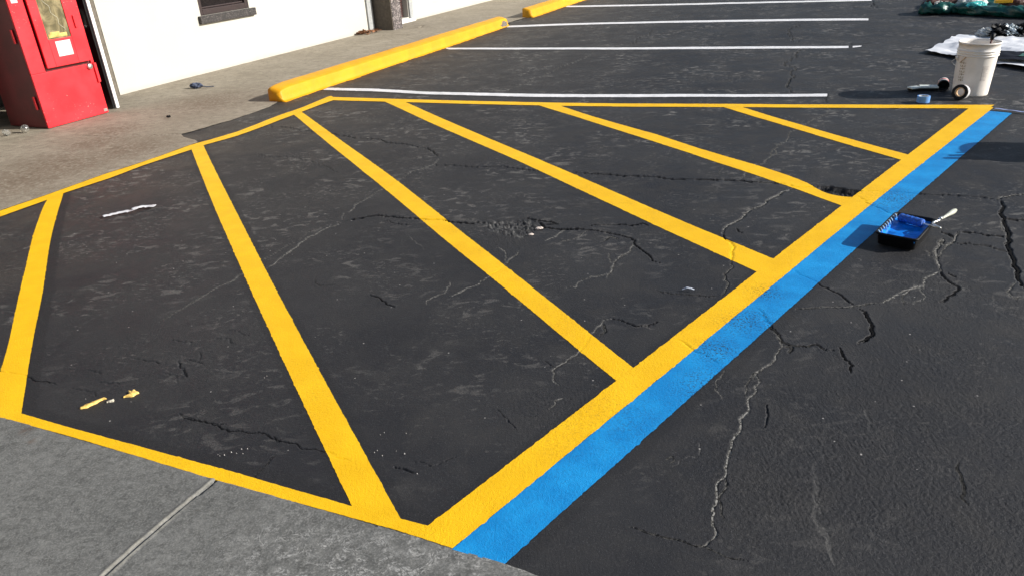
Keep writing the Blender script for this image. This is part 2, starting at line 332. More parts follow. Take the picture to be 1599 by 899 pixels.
# (points, half-width mm, depth mm, dust)
CR = [
 (z7((45,610),(120,555),(200,500),(290,440),(350,405),(430,375)), 7, 5, .75),
 (z7((30,560),(130,505),(250,430),(300,405),(380,385)), 3, 3, .35),
 (z7((440,370),(470,365),(530,355),(600,342),(680,347),(740,355),(800,357),(880,362),(940,365),(1000,375),(1060,382),(1140,378)), 8, 16, 0),
 (z7((640,365),(690,382),(790,385)), 4, 8, 0),
 (z7((1410,375),(1440,405),(1520,412),(1599,408),(1640,412)), 9, 18, 0), (z7((1340,355),(1420,368),(1500,382)), 8, 16, 0),
 (z8((60,428),(130,425),(220,430),(300,440),(400,460),(470,485),(500,530),(560,590),(600,600)), 6, 14, 0),
 (z8((0,400),(70,400)), 7, 12, 0), (z8((230,415),(300,405),(380,405),(450,408),(510,395),(540,410)), 6, 12, .0),
 (z8((0,490),(60,465),(110,432)), 5, 3, .7), (z8((80,495),(160,475),(230,430)), 4, 3, .45),
 (z8((470,500),(430,550),(370,590),(350,640),(325,680)), 6, 5, .65), (z8((335,550),(355,600)), 4, 4, .5),
 (z8((325,655),(240,670),(180,700),(160,730),(110,730)), 4, 3, .6), (z8((300,490),(340,465),(390,480)), 8, 9, .3),
 (z7((430,360),(440,330),(500,285),(580,240),(640,205),(720,160),(760,130),(820,110),(880,90),(905,65),(930,50)), 6, 5, .55),
 (z7((850,0),(880,20),(905,50)), 8, 12, .1),
 (z7((880,90),(960,92),(1050,98),(1150,100),(1300,108),(1450,125)), 5, 11, 0),
 (z2((50,755),(120,755),(300,775),(470,800),(540,810),(600,820),(740,830),(790,850),(860,855),(960,875),(1020,885),(1050,895)), 7, 12, 0),
 (z7((0,32),(90,50),(250,62),(330,85),(410,130)), 5, 9, .15), (z7((210,100),(300,92),(380,105)), 4, 6, .2),
 (z8((160,132),(300,142),(450,150),(600,158),(700,168),(800,170),(960,175),(1090,182),(1200,190),(1290,205)), 9, 17, .0),
 (zH((560,160),(660,155),(760,172),(860,190),(1010,205)), 14, 22, 0),
 (zH((250,160),(420,158),(520,165)), 9, 10, .0),
 (zH((1010,205),(1100,200),(1300,200),(1521,215)), 5, 10, 0),
 (zH((970,265),(1050,295),(1100,350),(1180,380),(1240,405),(1370,465),(1450,500)), 6, 12, 0),
 (zT((0,130),(140,140),(280,150),(400,155),(500,160),(560,165),(660,175)), 6, 12, .0),
 (zT((665,178),(700,165),(760,155),(852,145),(900,150)), 11, 9, .6),
 (zT((690,190),(710,240),(725,310),(735,370),(745,430),(740,480),(760,540),(780,620),(810,700),(830,750),(870,775)), 12, 24, .0),
 (zT((705,330),(700,370),(720,395)), 6, 5, .6), (zT((725,310),(790,318),(860,320)), 10, 22, 0),
 (zT((420,398),(480,402),(540,408),(620,420),(700,428),(740,430)), 9, 20, 0),
 (zT((390,470),(430,478),(480,474),(540,485),(600,490),(650,505),(700,520),(750,528)), 7, 14, .1),
 (zT((300,400),(350,415),(380,435)), 9, 18, 0),
 (zT((410,395),(395,425),(385,460),(330,490),(300,480),(310,450),(270,510),(260,540),(265,580),(285,620),(300,660)), 8, 7, .75),
 (zT((240,520),(265,560),(285,560),(320,500),(350,470)), 6, 5, .5), (zT((175,520),(215,530),(250,580)), 4, 4, .4),
 (zT((300,660),(240,685),(185,715),(180,755),(100,775),(0,805)), 6, 4, .95),
 (zT((300,660),(320,700),(370,740),(410,760),(420,775),(380,810),(340,840),(290,860)), 7, 14, .0), (zT((345,675),(400,700)), 6, 13, 0),
 (zT((180,755),(170,800),(180,850),(110,875)), 4, 4, .75), (zT((70,800),(40,850),(40,880)), 4, 4, .35),
 (zT((800,730),(760,775),(760,815),(800,840),(830,820)), 6, 6, .6),
 (zR((980,250),(900,270),(830,300),(770,330),(730,350)), 5, 4, .95),
 (zR((730,350),(680,350),(620,360),(560,370),(470,372),(390,370),(300,382),(220,388)), 6, 6, .45),
 (zR((230,160),(300,200),(360,230),(420,260),(490,295),(550,345),(590,365)), 5, 10, .0),
 (zR((600,380),(640,400),(660,440),(685,480),(685,520),(650,560),(600,585)), 9, 18, 0),
 (zR((20,410),(50,430),(95,500),(140,535),(160,580),(220,600),(300,603),(360,590),(400,620),(460,625)), 6, 13, .1),
 (zR((490,610),(510,650),(545,690),(550,730),(555,755)), 6, 15, 0),
 (zR((90,515),(130,550),(155,600),(130,640),(70,710),(20,745),(-15,800)), 6, 4, .65), (zR((160,600),(210,610),(190,640)), 9, 12, .2),
 (zP((520,50),(525,100),(500,150),(470,190),(462,240),(440,290),(410,345),(390,410),(375,470),(370,520),(335,580),(335,620),(318,650),(315,700),(335,765),(310,795),(265,825)), 5.5, 5, 1.),
 (zP((520,50),(480,90),(455,165)), 4, 4, .4), (zP((370,520),(345,600),(355,680),(370,710)), 4, 5, .3),
 (zP((-60,735),(0,750),(80,775),(200,805),(265,820),(350,855),(470,885)), 3, 7, .2), (zP((370,50),(335,90),(335,120),(360,180)), 3, 3, .5),
 (zP((555,200),(560,240),(545,300)), 4, 7, .05), (zP((110,440),(140,425),(150,445),(130,455)), 3, 3, .3), (zP((265,355),(140,470)), 2.5, 2, .25),
 (z8((1290,215),(1220,250),(1150,295),(1090,320),(1040,345),(1010,380),(970,400),(935,420),(930,455)), 10, 8, .85),
 (z8((930,455),(960,490),(985,520),(975,575),(970,590)), 7, 14, .0),
 (z8((970,590),(930,660),(935,690),(955,715),(935,755),(920,775)), 6, 9, .5), (z8((920,775),(800,768),(700,762),(580,745)), 3.5, 7, .1),
 (z8((1000,425),(1010,440),(1030,445)), 7, 9, 0),
 (z8((1207,0),(1160,60),(1110,95),(1050,130),(1020,165),(990,175)), 6, 4, .55), (z8((1080,40),(1070,65)), 4, 3, .3), (z8((930,105),(900,145)), 4, 3, .3),
 (z5((245,180),(210,220),(160,245),(90,280),(50,330),(0,390),(-15,410)), 7, 4, .5), (z5((245,125),(238,160)), 8, 8, .2),
 (zV((270,225),(205,245),(185,320),(205,360),(270,370)), 14, 14, .25), (zV((300,430),(240,480),(200,520),(160,580),(190,640),(190,700),(150,760),(210,820)), 14, 14, .3),
 (zV((920,20),(890,60),(1000,68),(1236,66)), 16, 20, 0), (zV((450,395),(600,390),(800,385),(940,383)), 10, 10, 0), (zV((630,60),(800,72)), 16, 10, .2),
 (z3((490,305),(420,350),(340,380),(270,410),(190,450),(100,490),(10,525),(-30,540)), 9, 5, .5),
 (z3((830,185),(780,215),(730,240),(695,270)), 12, 12, .2), (z3((1015,75),(970,100),(920,130)), 14, 10, .3),
 (z7((1310,520),(1290,545),(1250,580),(1235,600)), 7, 6, .6), (z7((1235,600),(1200,625),(1165,645),(1110,685),(1040,710),(965,745)), 5, 4, .8),
 (z7((965,670),(970,690),(940,730),(850,765),(850,785)), 4, 3, .65), (z7((570,735),(620,755),(690,795)), 5, 10, 0),
 (z7((300,650),(295,680),(340,690),(400,680)), 3, 4, .1), (z7((765,445),(800,475),(840,510)), 3, 3, .3), (z7((1200,500),(1245,530),(1250,570)), 4, 4, .5),
 (zM((610,58),(560,70),(530,100),(500,135),(470,190),(430,235),(390,260),(340,300),(285,335),(290,370),(320,415)), 5, 4, .65),
 (zM((610,60),(680,80),(740,100),(800,98),(860,75)), 6, 9, .0), (zM((560,90),(570,130),(540,150)), 7, 8, .3),
 (zM((350,485),(300,500),(270,545)), 4, 3, .6), (zM((350,485),(400,505)), 3, 4, .1), (zM((940,165),(1000,190),(1050,235),(1130,270),(1190,300)), 4, 9, 0),
 (zM((240,285),(300,320)), 3, 5, .1), (zM((1400,10),(1440,60),(1470,120)), 5, 10, 0),
 (z6((1540,715),(1410,740),(1250,830),(1140,899)), 5, 3, .45), (zL((1200,0),(1080,75),(1000,115),(930,160)), 5, 3, .4),
 (zL((-30,440),(80,458),(160,480),(230,505),(330,525)), 4, 9, .0), (zL((780,370),(880,385),(930,400)), 5, 7, 0), (zL((1000,262),(1140,280)), 4, 7, 0),
 (zL((500,435),(590,460)), 4, 6, 0), (zL((1040,390),(1070,430),(1095,475)), 7, 8, 0), (zL((1340,205),(1450,235)), 4, 6, 0), (zL((1100,375),(1190,400)), 5, 7, 0),
 (zL((1255,250),(1380,285)), 4, 5, 0), (zL((960,455),(1040,515)), 4, 5, .1), (zL((1160,385),(1175,330)), 5, 5, 0), (zL((410,545),(560,590)), 3, 5, 0), (zL((570,510),(700,520)), 4, 6, 0),
 (zL((1060,710),(1150,735),(1330,760)), 3, 5, 0),
 (Z(1050,480,2.146,[(475,555),(485,650),(505,740),(545,860)]), 14, 1, .14), (Z(1050,480,2.146,[(655,340),(665,400),(680,418)]), 10, 1, .14), (Z(1050,480,2.146,[(960,520),(975,590),(990,660)]), 7, 4, .1),
 (zK((960,20),(1070,55),(1370,125),(1527,170)), 4, 8, .0), (zK((1500,240),(1440,300),(1380,360)), 3, 5, .2),
 (zN((0,200),(110,230),(240,262),(330,300),(420,320)), 4, 8, 0), (zN((620,350),(700,370),(745,382)), 5, 7, 0), (zN((720,330),(820,350),(940,300)), 3, 5, 0), (zN((1150,60),(1245,160)), 3, 5, .1),
]
def fractal(P, seed):
    r = np.random.default_rng(seed); P = np.asarray(P, float)
    while True:
        d = np.linalg.norm(np.diff(P, axis=0), axis=1)
        if d.max() < .022: return P
        out = [P[0]]
        for i in range(len(P)-1):
            if d[i] >= .022:
                t = P[i+1]-P[i]; out.append((P[i]+P[i+1])/2+np.array([-t[1], t[0]])*r.normal(0, .095 if np.hypot(*P[i]) < 3.2 else .07))
            out.append(P[i+1])
        P = np.array(out)
POLY = [(fractal(gnd(p), 100+i), hw/1000., dp/1000., du) for i, (p, hw, dp, du) in enumerate(CR)]
def seg_dist(Q, P):
    """distance of points Q to polyline P, and position along it 0..1"""
    best = np.full(len(Q), 1e9); along = np.zeros(len(Q)); n = len(P)-1
    for i in range(n):
        a, b = P[i], P[i+1]; ab = b-a
        t = np.clip(((Q-a)@ab)/max(ab@ab, 1e-12), 0, 1); d = np.hypot(Q[:, 0]-a[0]-t*ab[0], Q[:, 1]-a[1]-t*ab[1])
        m = d < best; best[m] = d[m]; along[m] = (i+t[m])/n
    return best, along
def cracks(Q):
    """depth (m), dust 0..1, raised lip (m) at ground points"""
    dep = np.zeros(len(Q)); dust_or_lit = np.zeros(len(Q)); lip = np.zeros(len(Q))
    order = np.argsort(Q[:, 0], kind='stable'); xs = Q[order, 0]
    for k, (P, hw, dp, du) in enumerate(POLY):
        mg = .05; lo, hi = P.min(0)-mg, P.max(0)+mg
        i0, i1 = np.searchsorted(xs, [lo[0], hi[0]]); idx = order[i0:i1]
        idx = idx[(Q[idx, 1] > lo[1]) & (Q[idx, 1] < hi[1])]
        if not len(idx): continue
        q = Q[idx]; d, al = seg_dist(q, P)
        R = np.hypot(q[:, 0], q[:, 1])
        wn = fbm(q[:, 0]/.035, q[:, 1]/.035, 300+k, 2)
        wd = np.maximum(.72*hw*(1+np.clip(.6-R*.05, .12, .55)*wn)*np.clip(1.25-R*.07, .5, 1), .0008*R)*(.35+.65*np.clip(np.minimum(al, 1-al)*9, 0, 1))
        dn = d+.0022*vnoise(q[:, 0]/.006, q[:, 1]/.006, 77)
        prof = 1-sstep(.45, 1.0, dn/np.maximum(wd, 1e-4))
        dep[idx] = np.maximum(dep[idx], dp*(.6 if hw < .008 else .9)*prof)
        patch = np.clip(.75+.6*fbm(q[:, 0]/.09, q[:, 1]/.09, 500+k, 2), .1, 1)
        dust_or_lit[idx] = np.maximum(dust_or_lit[idx], du*patch*(1-sstep(.5, 1.25, dn/np.maximum(wd, 1e-4))))
        lip[idx] = np.maximum(lip[idx], .0009*np.exp(-((d-wd*1.4)/.011)**2)*min(1, dp/.008))
    return dep, dust_or_lit, lip

def crack_lines():
    V = []; Fc = []; tone = []
    for k, (P, hw, dp, du) in enumerate(POLY):
        L = np.linalg.norm(np.diff(P, axis=0), axis=1).sum()
        if dp <= .002 or (du < .12 and dp <= .008 and L < .16): continue
        R = np.hypot(*P.mean(0))
        Q = resample(P, max(8, int(L/(.006 if R < 4 else .015)))); n = len(Q)
        t = np.gradient(Q, axis=0); t /= np.maximum(np.linalg.norm(t, axis=1, keepdims=True), 1e-9); nr = np.stack([-t[:, 1], t[:, 0]], 1)
        scr = .24 if (du < .05 and dp <= .009) else (.38 if du < .3 else .40)
        wd = hw*scr*np.clip(1.2-R*.055, .5, 1)*np.clip(np.minimum(np.arange(n), np.arange(n)[::-1])/(n*.12), .12, 1)
        ws = [wd*np.clip(1+.75*fbm(Q[:, 0]/.03, Q[:, 1]/.03+9*sd, 1200+k, 3), .15, 2.) for sd in (0, 1)]
        A, B = Q+nr*ws[0][:, None], Q-nr*ws[1][:, None]
        def z(X):
            m_ = np.zeros(len(X))
            for pg in PAINT_POLY: m_ = np.maximum(m_, polymask(X, pg, .004))
            return base_height(X, rough_at(X)*.3)+.0014-.005*m_
        o = len(V)*0+sum(len(v) for v in V)
        V.append(np.c_[A, z(A)]); V.append(np.c_[B, z(B)])
        Fc += [(o+i, o+i+1, o+n+i+1, o+n+i) for i in range(n-1)]
        tn = np.clip(du*1.05+.25*fbm(Q[:, 0]/.05, Q[:, 1]/.05, 1300+k, 2)*(du > .12), 0, 1); tone += [tn, tn]
    t = NT('crack_fill'); a = t.math('MULTIPLY', t.attr('tone'), t.rng(t.noise(110, 4), .38, .60, .12, 1))
    c = t.mix(a, (.0055, .0055, .006), (.27, .26, .24))
    m = t.done(c, .95, None, Specular_IOR_Level=.05)
    o = mesh_np('crack_lines', np.vstack(V), Fc, m, LOT, attrs=dict(tone=np.concatenate(tone)))
    o['kind'] = 'stuff'; o['label'] = 'dark and dusty cracks running across the asphalt'
ROUGH = [((1330,740),.42,1.),((1470,640),.5,.9),((1500,470),.28,1.),((1420,560),.3,.7),((1560,820),.4,.9),((1180,760),.2,.5),((790,372),.16,1.1),((900,640),.25,.45),
         ((1010,320),.4,.5),((960,290),.3,.4),((260,570),.32,.55),((370,640),.25,.5),((470,600),.2,.35),((1190,455),.07,1.),((1120,545),.08,.9),((1385,310),.16,1.),((860,480),.3,.35),((740,350),.18,.5),
         ((1105,600),.12,.5),((1160,500),.12,.7)]
ROUGH = [(gnd([p])[0], r, a) for p, r, a in ROUGH]
POT = gnd(Z(740,330,11.42,[(200,200),(330,165),(600,175),(900,145),(1120,160),(1160,260),(1110,370),(1000,440),(850,485),(700,465),(500,425),(350,375),(230,335)]))
POT2 = gnd(zH((505,150),(620,150),(760,165),(900,185),(1010,190),(940,240),(870,262),(760,250),(650,230),(560,200)))
def inside(Q, P):
    r = np.zeros(len(Q), bool); n = len(P)
    for i in range(n):
        a, b = P[i], P[(i+1) % n]
        if a[1] == b[1]: continue
        c = (a[1] > Q[:, 1]) != (b[1] > Q[:, 1])
        r ^= c & (Q[:, 0] < (b[0]-a[0])*(Q[:, 1]-a[1])/(b[1]-a[1])+a[0])
    return r
def polymask(Q, P, soft):
    out = np.zeros(len(Q)); lo, hi = P.min(0)-soft, P.max(0)+soft
    idx = np.where((Q[:, 0] > lo[0]) & (Q[:, 0] < hi[0]) & (Q[:, 1] > lo[1]) & (Q[:, 1] < hi[1]))[0]
    if len(idx):
        d, _ = seg_dist(Q[idx], np.vstack([P, P[:1]])); ins = inside(Q[idx], P)
        out[idx] = np.where(ins, sstep(0, soft, d), 0)
    return out
def rough_at(Q):
    r = np.zeros(len(Q))
    for c, R, a in ROUGH: r = np.maximum(r, a*np.exp(-(((Q-c)**2).sum(1))/R**2))
    n = fbm(Q[:, 0]/.22, Q[:, 1]/.22, 41, 3)
    return np.clip(r*(1+.7*n)+.10*np.maximum(n, 0), 0, 1.2)
def base_height(Q, rough):
    x, y = Q[:, 0], Q[:, 1]; R = np.hypot(x, y); fade = np.clip(1.4-R/9, .0, 1)
    z = .0035*fbm(x/.8, y/.8, 1, 2)+.0008*fbm(x/.11, y/.11, 5, 2)
    z = z+fade*rough*(.0015*np.abs(fbm(x/.016, y/.019, 9, 2))+.0009*vnoise(x/.0065, y/.007, 13))
    return z

# ------------------------------------------------------------------ stripes (traced edge by edge)
S = {}
S['left'] = ('yellow_stripe', MY, [(-120,370),(0,330),(72,305.6),(100,295.4),(171,270),(204,260),(255,242.6),(296,227.5),(331,217.8),(371,206),(398,195.8),(440,179),(470,169),(490,160.6),(514,150.6),(517,150.2)],
   [(-120,380),(0,339),(72,313.5),(99,302.5),(171,279),(222,259.3),(299,234.3),(318,227.5),(371,212.6),(409,199),(440,187),(472,174.8),(500,164),(524,155.6),(527,155.4)], .0018, 'narrow yellow line along the edge of the concrete walkway')
S['top'] = ('yellow_stripe', MY, [(512,150.7),(560,152),(610,155),(741,159.4),(820,161.5),(957,162),(1220,162),(1351,163),(1521,165.8),(1556,167.2)],
   [(520,156),(607,159),(636,160),(741,164),(820,166.2),(950,167),(1125,166.8),(1220,167),(1381,168.8),(1514,171),(1547,173)], .0015, 'long narrow yellow line across the far end of the hatched zone')
S['right'] = ('yellow_stripe', MY, [(1520,165),(1466.7,204),(1420,240),(1378,270),(1347,296),(1330,308),(1311,323.5),(1279.5,351),(1214.5,400),(1182,423.8),(1112.7,480),(1090,498),(994,572.6),(965,594),(860,672.7),(780,733),(674.4,810),(662,821)],
   [(1552,168.2),(1545.5,174),(1507,202),(1471,233),(1420,269),(1359,320.6),(1263.6,400),(1143,499),(1081,549.4),(848,740),(792,781),(705,855)], .0019, 'wide yellow line running beside the blue stripe')
S['blue'] = ('blue_stripe', MB_, [(1546,173.4),(1507,202),(1471,233),(1420,269),(1359,320.6),(1263.6,400),(1143,499),(1081,549.4),(848,740),(792,781),(704,856.5)],
   [(1579.5,176.5),(1527,224),(1472,269.5),(1420,313.4),(1392.4,339.4),(1323,400),(1270,447.8),(1217,499),(1147,562.4),(1057.7,637.6),(945,740),(860,808),(786,880)], .0011, 'wide bright blue stripe outside the yellow border')
S['bottom'] = ('yellow_stripe', MY, [(-140,592),(-60,617),(33,645),(115,669),(210,694.8),(317,724),(366,736.5),(440,758.7),(550,790.6),(626,811),(665,820.5),(690,827)],
   [(-140,612),(-60,635),(0,651),(115,682.7),(230.5,717),(346,752),(440,778),(618.6,828),(706,856)], .0022, 'yellow line along the concrete gutter in the foreground')
S['h1'] = ('yellow_hatch_bar', MY, [(78,306),(72,312),(61.4,339.5),(50.7,369),(40,417),(28.5,465),(16,524),(5.3,574),(-8,600),(-25,640)],
   [(101,296),(100,301.6),(88,337),(77.4,379.5),(65.8,465),(54.7,512),(44,575),(33.4,644),(32,652)], .0011, 'short yellow hatch bar at the left edge, nearest the gutter corner')
S['h2'] = ('yellow_hatch_bar', MY, [(298,231),(299,234),(317.8,280.7),(331,318),(357.8,375.5),(396,463),(420,511),(468,620),(497.6,680.5),(513,713),(550,790.6),(552,797)],
   [(316,222),(319,230),(334,264.7),(374,337),(411,417),(455.7,499),(521,620),(562.7,691),(581,728.6),(609,781),(626,811),(632,820)], .0011, 'yellow hatch bar ending at the gutter line')
S['h3'] = ('yellow_hatch_bar', MY, [(455,176),(459,178.6),(505,219),(522,233),(600,291),(656,342.6),(700,384.8),(766,430),(838,490),(904,546.5),(965,594),(968,598)],
   [(468,171),(471,173.5),(505,202),(549,232),(628,283),(694,342.6),(712.7,361),(787.7,417.6),(885,489),(950.7,542),(994,572.6),(1000,577)], .0011, 'long yellow hatch bar passing left of the pothole')
S['h4'] = ('yellow_hatch_bar', MY, [(600,156),(607.5,159),(662.7,191.8),(741.5,223.8),(770,233),(837.8,261.5),(949,317),(1000,342.6),(1060,372.7),(1138,404),(1182,423.8),(1186,426)],
   [(630,157),(636.4,159.9),(689,186.5),(767.7,220),(810,236),(850,251),(904,273.6),(970,305),(1045,338),(1138,377),(1207.5,404.2),(1212,406)], .0011, 'long yellow hatch bar passing right of the pothole')
S['h5'] = ('yellow_hatch_bar', MY, [(842,164),(848.6,166.3),(913,187.8),(1010,219),(1056,233),(1120,254),(1168,267.5),(1200,279.4),(1237.5,293.8),(1270,308),(1295.5,319),(1311,324),(1314,325)],
   [(872,164),(878.8,166.7),(923.5,182),(1023,210),(1093,233),(1180,258.5),(1216,270),(1247.7,281.6),(1271,291.5),(1273,295),(1281,299.6),(1294,304.7),(1323,309.6),(1332,309)], .0011, 'yellow hatch bar broken by a small pothole at its end')
S['h6'] = ('yellow_hatch_bar', MY, [(1120,165),(1126,166.8),(1200,188.9),(1313.5,223),(1406,249.4),(1411,251)],
   [(1150,165),(1156,166.8),(1200,180.6),(1220,186.5),(1294.6,207.8),(1417.5,241.8),(1421,243)], .0011, 'shortest yellow hatch bar at the far right corner')
S['w1'] = ('white_line', MW, [(512,137.6),(584,138.8),(662.7,143.8),(820,147),(1000,147.6),(1200,147.4),(1292,146.8)], [(504,140.8),(584,143),(662.7,147.8),(820,151.6),(1000,152),(1200,151.4),(1292,151)], .0012, 'white bay line nearest the yellow zone')
S['w2'] = ('white_line', MW, [(694,75),(741,75.2),(800,75.4),(957,74.6),(1220,73.2),(1325,72.1)], [(700,77.5),(741,77.7),(800,78),(957,77.7),(1220,76.7),(1325,75.4)], .0012, 'second white bay line from the yellow zone')
S['w2b'] = ('white_line', MW, [(1331.5,72.4),(1346,71.8)], [(1331.5,75),(1344,73.4)], .0012, 'short broken off tip of the second white bay line')
S['w3'] = ('white_line', MW, [(790,41),(845,38.8),(920,36),(1220,30.1),(1356,29.2)], [(792,43.4),(845,41.5),(920,38.6),(1220,33.3),(1356,32.3)], .0012, 'third white bay line from the yellow zone')
S['w4'] = ('white_line', MW, [(884,9.7),(1000,7.5),(1220,2.6),(1361,-.2)], [(884,11.8),(1000,9.8),(1220,5.0),(1361,2)], .0012, 'farthest white bay line, at the top edge')
STR = {}
def resample(P, n):
    P = np.asarray(P, float); d = np.r_[0, np.cumsum(np.linalg.norm(np.diff(P, axis=0), axis=1))]
    t = np.linspace(0, d[-1], n); return np.stack([np.interp(t, d, P[:, 0]), np.interp(t, d, P[:, 1])], 1)
def smooth_line(P, k):
    if k < 1: return P
    Q = P.copy()
    for _ in range(k): Q[1:-1] = (Q[:-2]+2*Q[1:-1]+Q[2:])/4
    return Q
def gsmooth(P, s):
    if s < .5: return P
    k = int(3*s)+1; x = np.arange(-k, k+1); g = np.exp(-.5*(x/s)**2); g /= g.sum()
    E = np.vstack([2*P[0]-P[min(k, len(P)-1):0:-1] if len(P) > k else np.repeat(P[:1], k, 0), P, 2*P[-1]-P[-2:-2-k:-1] if len(P) > k+1 else np.repeat(P[-1:], k, 0)])
    return np.stack([np.convolve(E[:, i], g, 'valid') for i in (0, 1)], 1)
for k, (nm, mt, A, B, off, lb) in S.items():
    A, B = gnd(A), gnd(B); L = max(np.linalg.norm(np.diff(A, axis=0), axis=1).sum(), np.linalg.norm(np.diff(B, axis=0), axis=1).sum())
    far = np.linalg.norm((A[0]+A[-1])/2); n = int(min(1200, max(12, L/(.0048 if far < 6 else .012))))
    sg = .03 if k in ('left', 'bottom', 'w1', 'w2b') else (.05 if k == 'h5' else .16)
    A = gsmooth(resample(A, n), sg/(L/n)); B = gsmooth(resample(B, n), sg/(L/n))
    if k == 'h5': x = np.linspace(0, 1, n); A = .85*np.stack([np.polyval(np.polyfit(x, A[:, i], 2), x) for i in (0, 1)], 1)+.15*A
    if k in ('h2', 'h3', 'h4', 'h6', 'right', 'blue', 'top'):      # laid along a snapped line: nearly straight, hand-held wobble
        x = np.linspace(0, 1, n)
        A, B = [(1-.2)*np.stack([np.polyval(np.polyfit(x, E[:, i], 2), x) for i in (0, 1)], 1)+.2*E for E in (A, B)]
    STR[k] = (A, B)

PAINT_POLY = [np.vstack([A_[::max(1, len(A_)//70)], A_[-1:], B_[::-1][::max(1, len(A_)//70)], B_[:1]]) for A_, B_ in STR.values()]
# edge of the walkway slab (u, v) and of the gutter slab
_lo = STR['left'][0]; _lu, _lv = _lo@[UX, UY], _lo@[VX, VY]; _m = _lu < 4.27
WALK_E = np.array([(-9, _lv[0]-.002)]+[(a_, b_-.001) for a_, b_ in zip(_lu[_m][::10], _lv[_m][::10])]+[(4.285,-4.67),(4.33,-4.74),(4.36,-4.84),(4.39,-4.93),(4.46,-5.03),(4.6,-5.0),(5.0,-4.95),(5.5,-4.965),(5.7,-5.03),(5.8,-5.06),(11.0,-5.10),(11.2,-5.15),(12.1,-5.12),(12.25,-5.08),(40,-5.05)])
_a, _b = gnd([(0, 650)])[0], gnd([(704, 855.5)])[0]; _d = (_b-_a)/np.linalg.norm(_b-_a); _n = np.array([_d[1], -_d[0]]); _n = -_n if _n[1] > 0 else _n
GUT = (_a, _d, _n); _g = np.vstack([STR['bottom'][1][::6], gnd([(712,857.5),(786,880),(832,897),(900,925)])])
GUT_S = (_g-_a)@_d; GUT_O = (_g-_a)@_n
# ------------------------------------------------------------------ the parking lot: one sheet, finer near the camera
def build_lot():
    th = np.r_[np.radians(np.linspace(-47, 46, 1320)), np.radians(np.linspace(46, 313, 70))[1:-1]]
    r = np.r_[[.05, .4, .8, 1.05], 1/np.linspace(1/1.25, 1/19, 800), np.geomspace(20, 900, 34)]
    Rr, T = np.meshgrid(r, th, indexing='ij')
    Q = np.stack([np.sin(T)*Rr, np.cos(T)*Rr], -1).reshape(-1, 2)
    dep = np.zeros(len(Q)); dust_or_lit = dep.copy(); lip = dep.copy(); rough = dep.copy(); z = dep.copy(); fresh = dep.copy(); brown = dep.copy(); scuff = np.ones(len(Q))
    near = np.where((np.hypot(*Q.T) < 19.5) & (Q[:, 1] > .2))[0]; q = Q[near]
    dep_, dust_, lip_ = cracks(q); ro = rough_at(q); zz = base_height(q, ro)
    m = polymask(q, POT, .018); m2 = polymask(q, POT2, .012)
    agg = np.abs(vnoise(q[:, 0]/.011, q[:, 1]/.013, 61))*.008+.004*vnoise(q[:, 0]/.006, q[:, 1]/.006, 62)
    agg2 = np.abs(vnoise(q[:, 0]/.020, q[:, 1]/.026, 63))*.012
    zz = zz+m*(-.009+agg*.8+agg2)+m2*(-.024+agg*1.2)
    dust_ = np.maximum(dust_, .30*m*np.clip(.3+vnoise(q[:, 0]/.013, q[:, 1]/.016, 64), 0, 1))
    ro = np.maximum(ro, np.maximum(m, m2*.7))
    u = q@[UX, UY]; v = q@[VX, VY]
    fr = np.zeros(len(q))
    def band(P, wd, amt):
        lo, hi = P.min(0)-wd, P.max(0)+wd
        idx = np.where((q[:, 0] > lo[0]) & (q[:, 0] < hi[0]) & (q[:, 1] > lo[1]) & (q[:, 1] < hi[1]))[0]
        if len(idx):
            d, _ = seg_dist(q[idx], P[::12] if len(P) > 60 else P)
            fr[idx] = np.maximum(fr[idx], amt*(1-sstep(wd*.75, wd*1.0, d+.008*fbm(q[idx, 0]/.06, q[idx, 1]/.06, 21, 2))))
    band(STR['h1'][1], .055, 1.); band(STR['h2'][1], .035, .6); band(STR['bottom'][0], .05, .8); band(STR['w1'][1], .07, .9); band(STR['right'][0], .03, .6)
    band(STR['blue'][1], .05, .55); band(STR['h2'][0], .03, .5); band(STR['left'][1], .03, .5); band(gnd([(625,770),(665,800),(720,770)]), .06, .35); band(gnd([(130,690),(300,740),(450,770)]), .09, .7)
    br = np.clip(1.15-np.abs(v+4.75)/.9, 0, 1)*1.0+np.clip(1-np.abs(v+4.2)/2.2, 0, 1)*.35
    br = np.maximum(br, .8*np.exp(-((q-gnd([(5,420)])[0])**2).sum(1)/.5**2))
    z[near] = zz-dep_+lip_*(1-np.clip(dep_/.003, 0, 1)); dust_or_lit[near] = dust_; rough[near] = np.clip(ro, 0, 1); fresh[near] = fr; brown[near] = br
    sc = np.clip(.30+.16*(np.hypot(*q.T)-2.2), .22, 1.0)*np.where((q[:, 0] > .6) & (q[:, 1] < 3.2), .6, 1)
    scuff[near] = sc
    low = np.zeros(len(q))
    for pg in PAINT_POLY:
        low = np.maximum(low, polymask(q, pg, .010))
    ed = np.interp(u, WALK_E[:, 0], WALK_E[:, 1]); low2 = (v < ed-.03)*1.
    ga, gd, gn = GUT; low2 = np.maximum(low2, ((q-ga)@gn > np.interp((q-ga)@gd, GUT_S, GUT_O)+.006)*1.)
    z[near] -= .005*low+.03*low2
    P = np.c_[Q, z].reshape(len(r), len(th), 3)
    # beneath the walkway, gutter and building the asphalt stays just below those slabs
    o = grid('parking_lot', P, MA, wrap=True, attrs=dict(dust_or_lit=dust_or_lit, rough=rough, fresh=fresh, brown=brown, scuff=scuff), flip=True)
    tag(o, 'cracked black sealed asphalt of the parking lot', kind='structure')
    return o
LOT = build_lot()

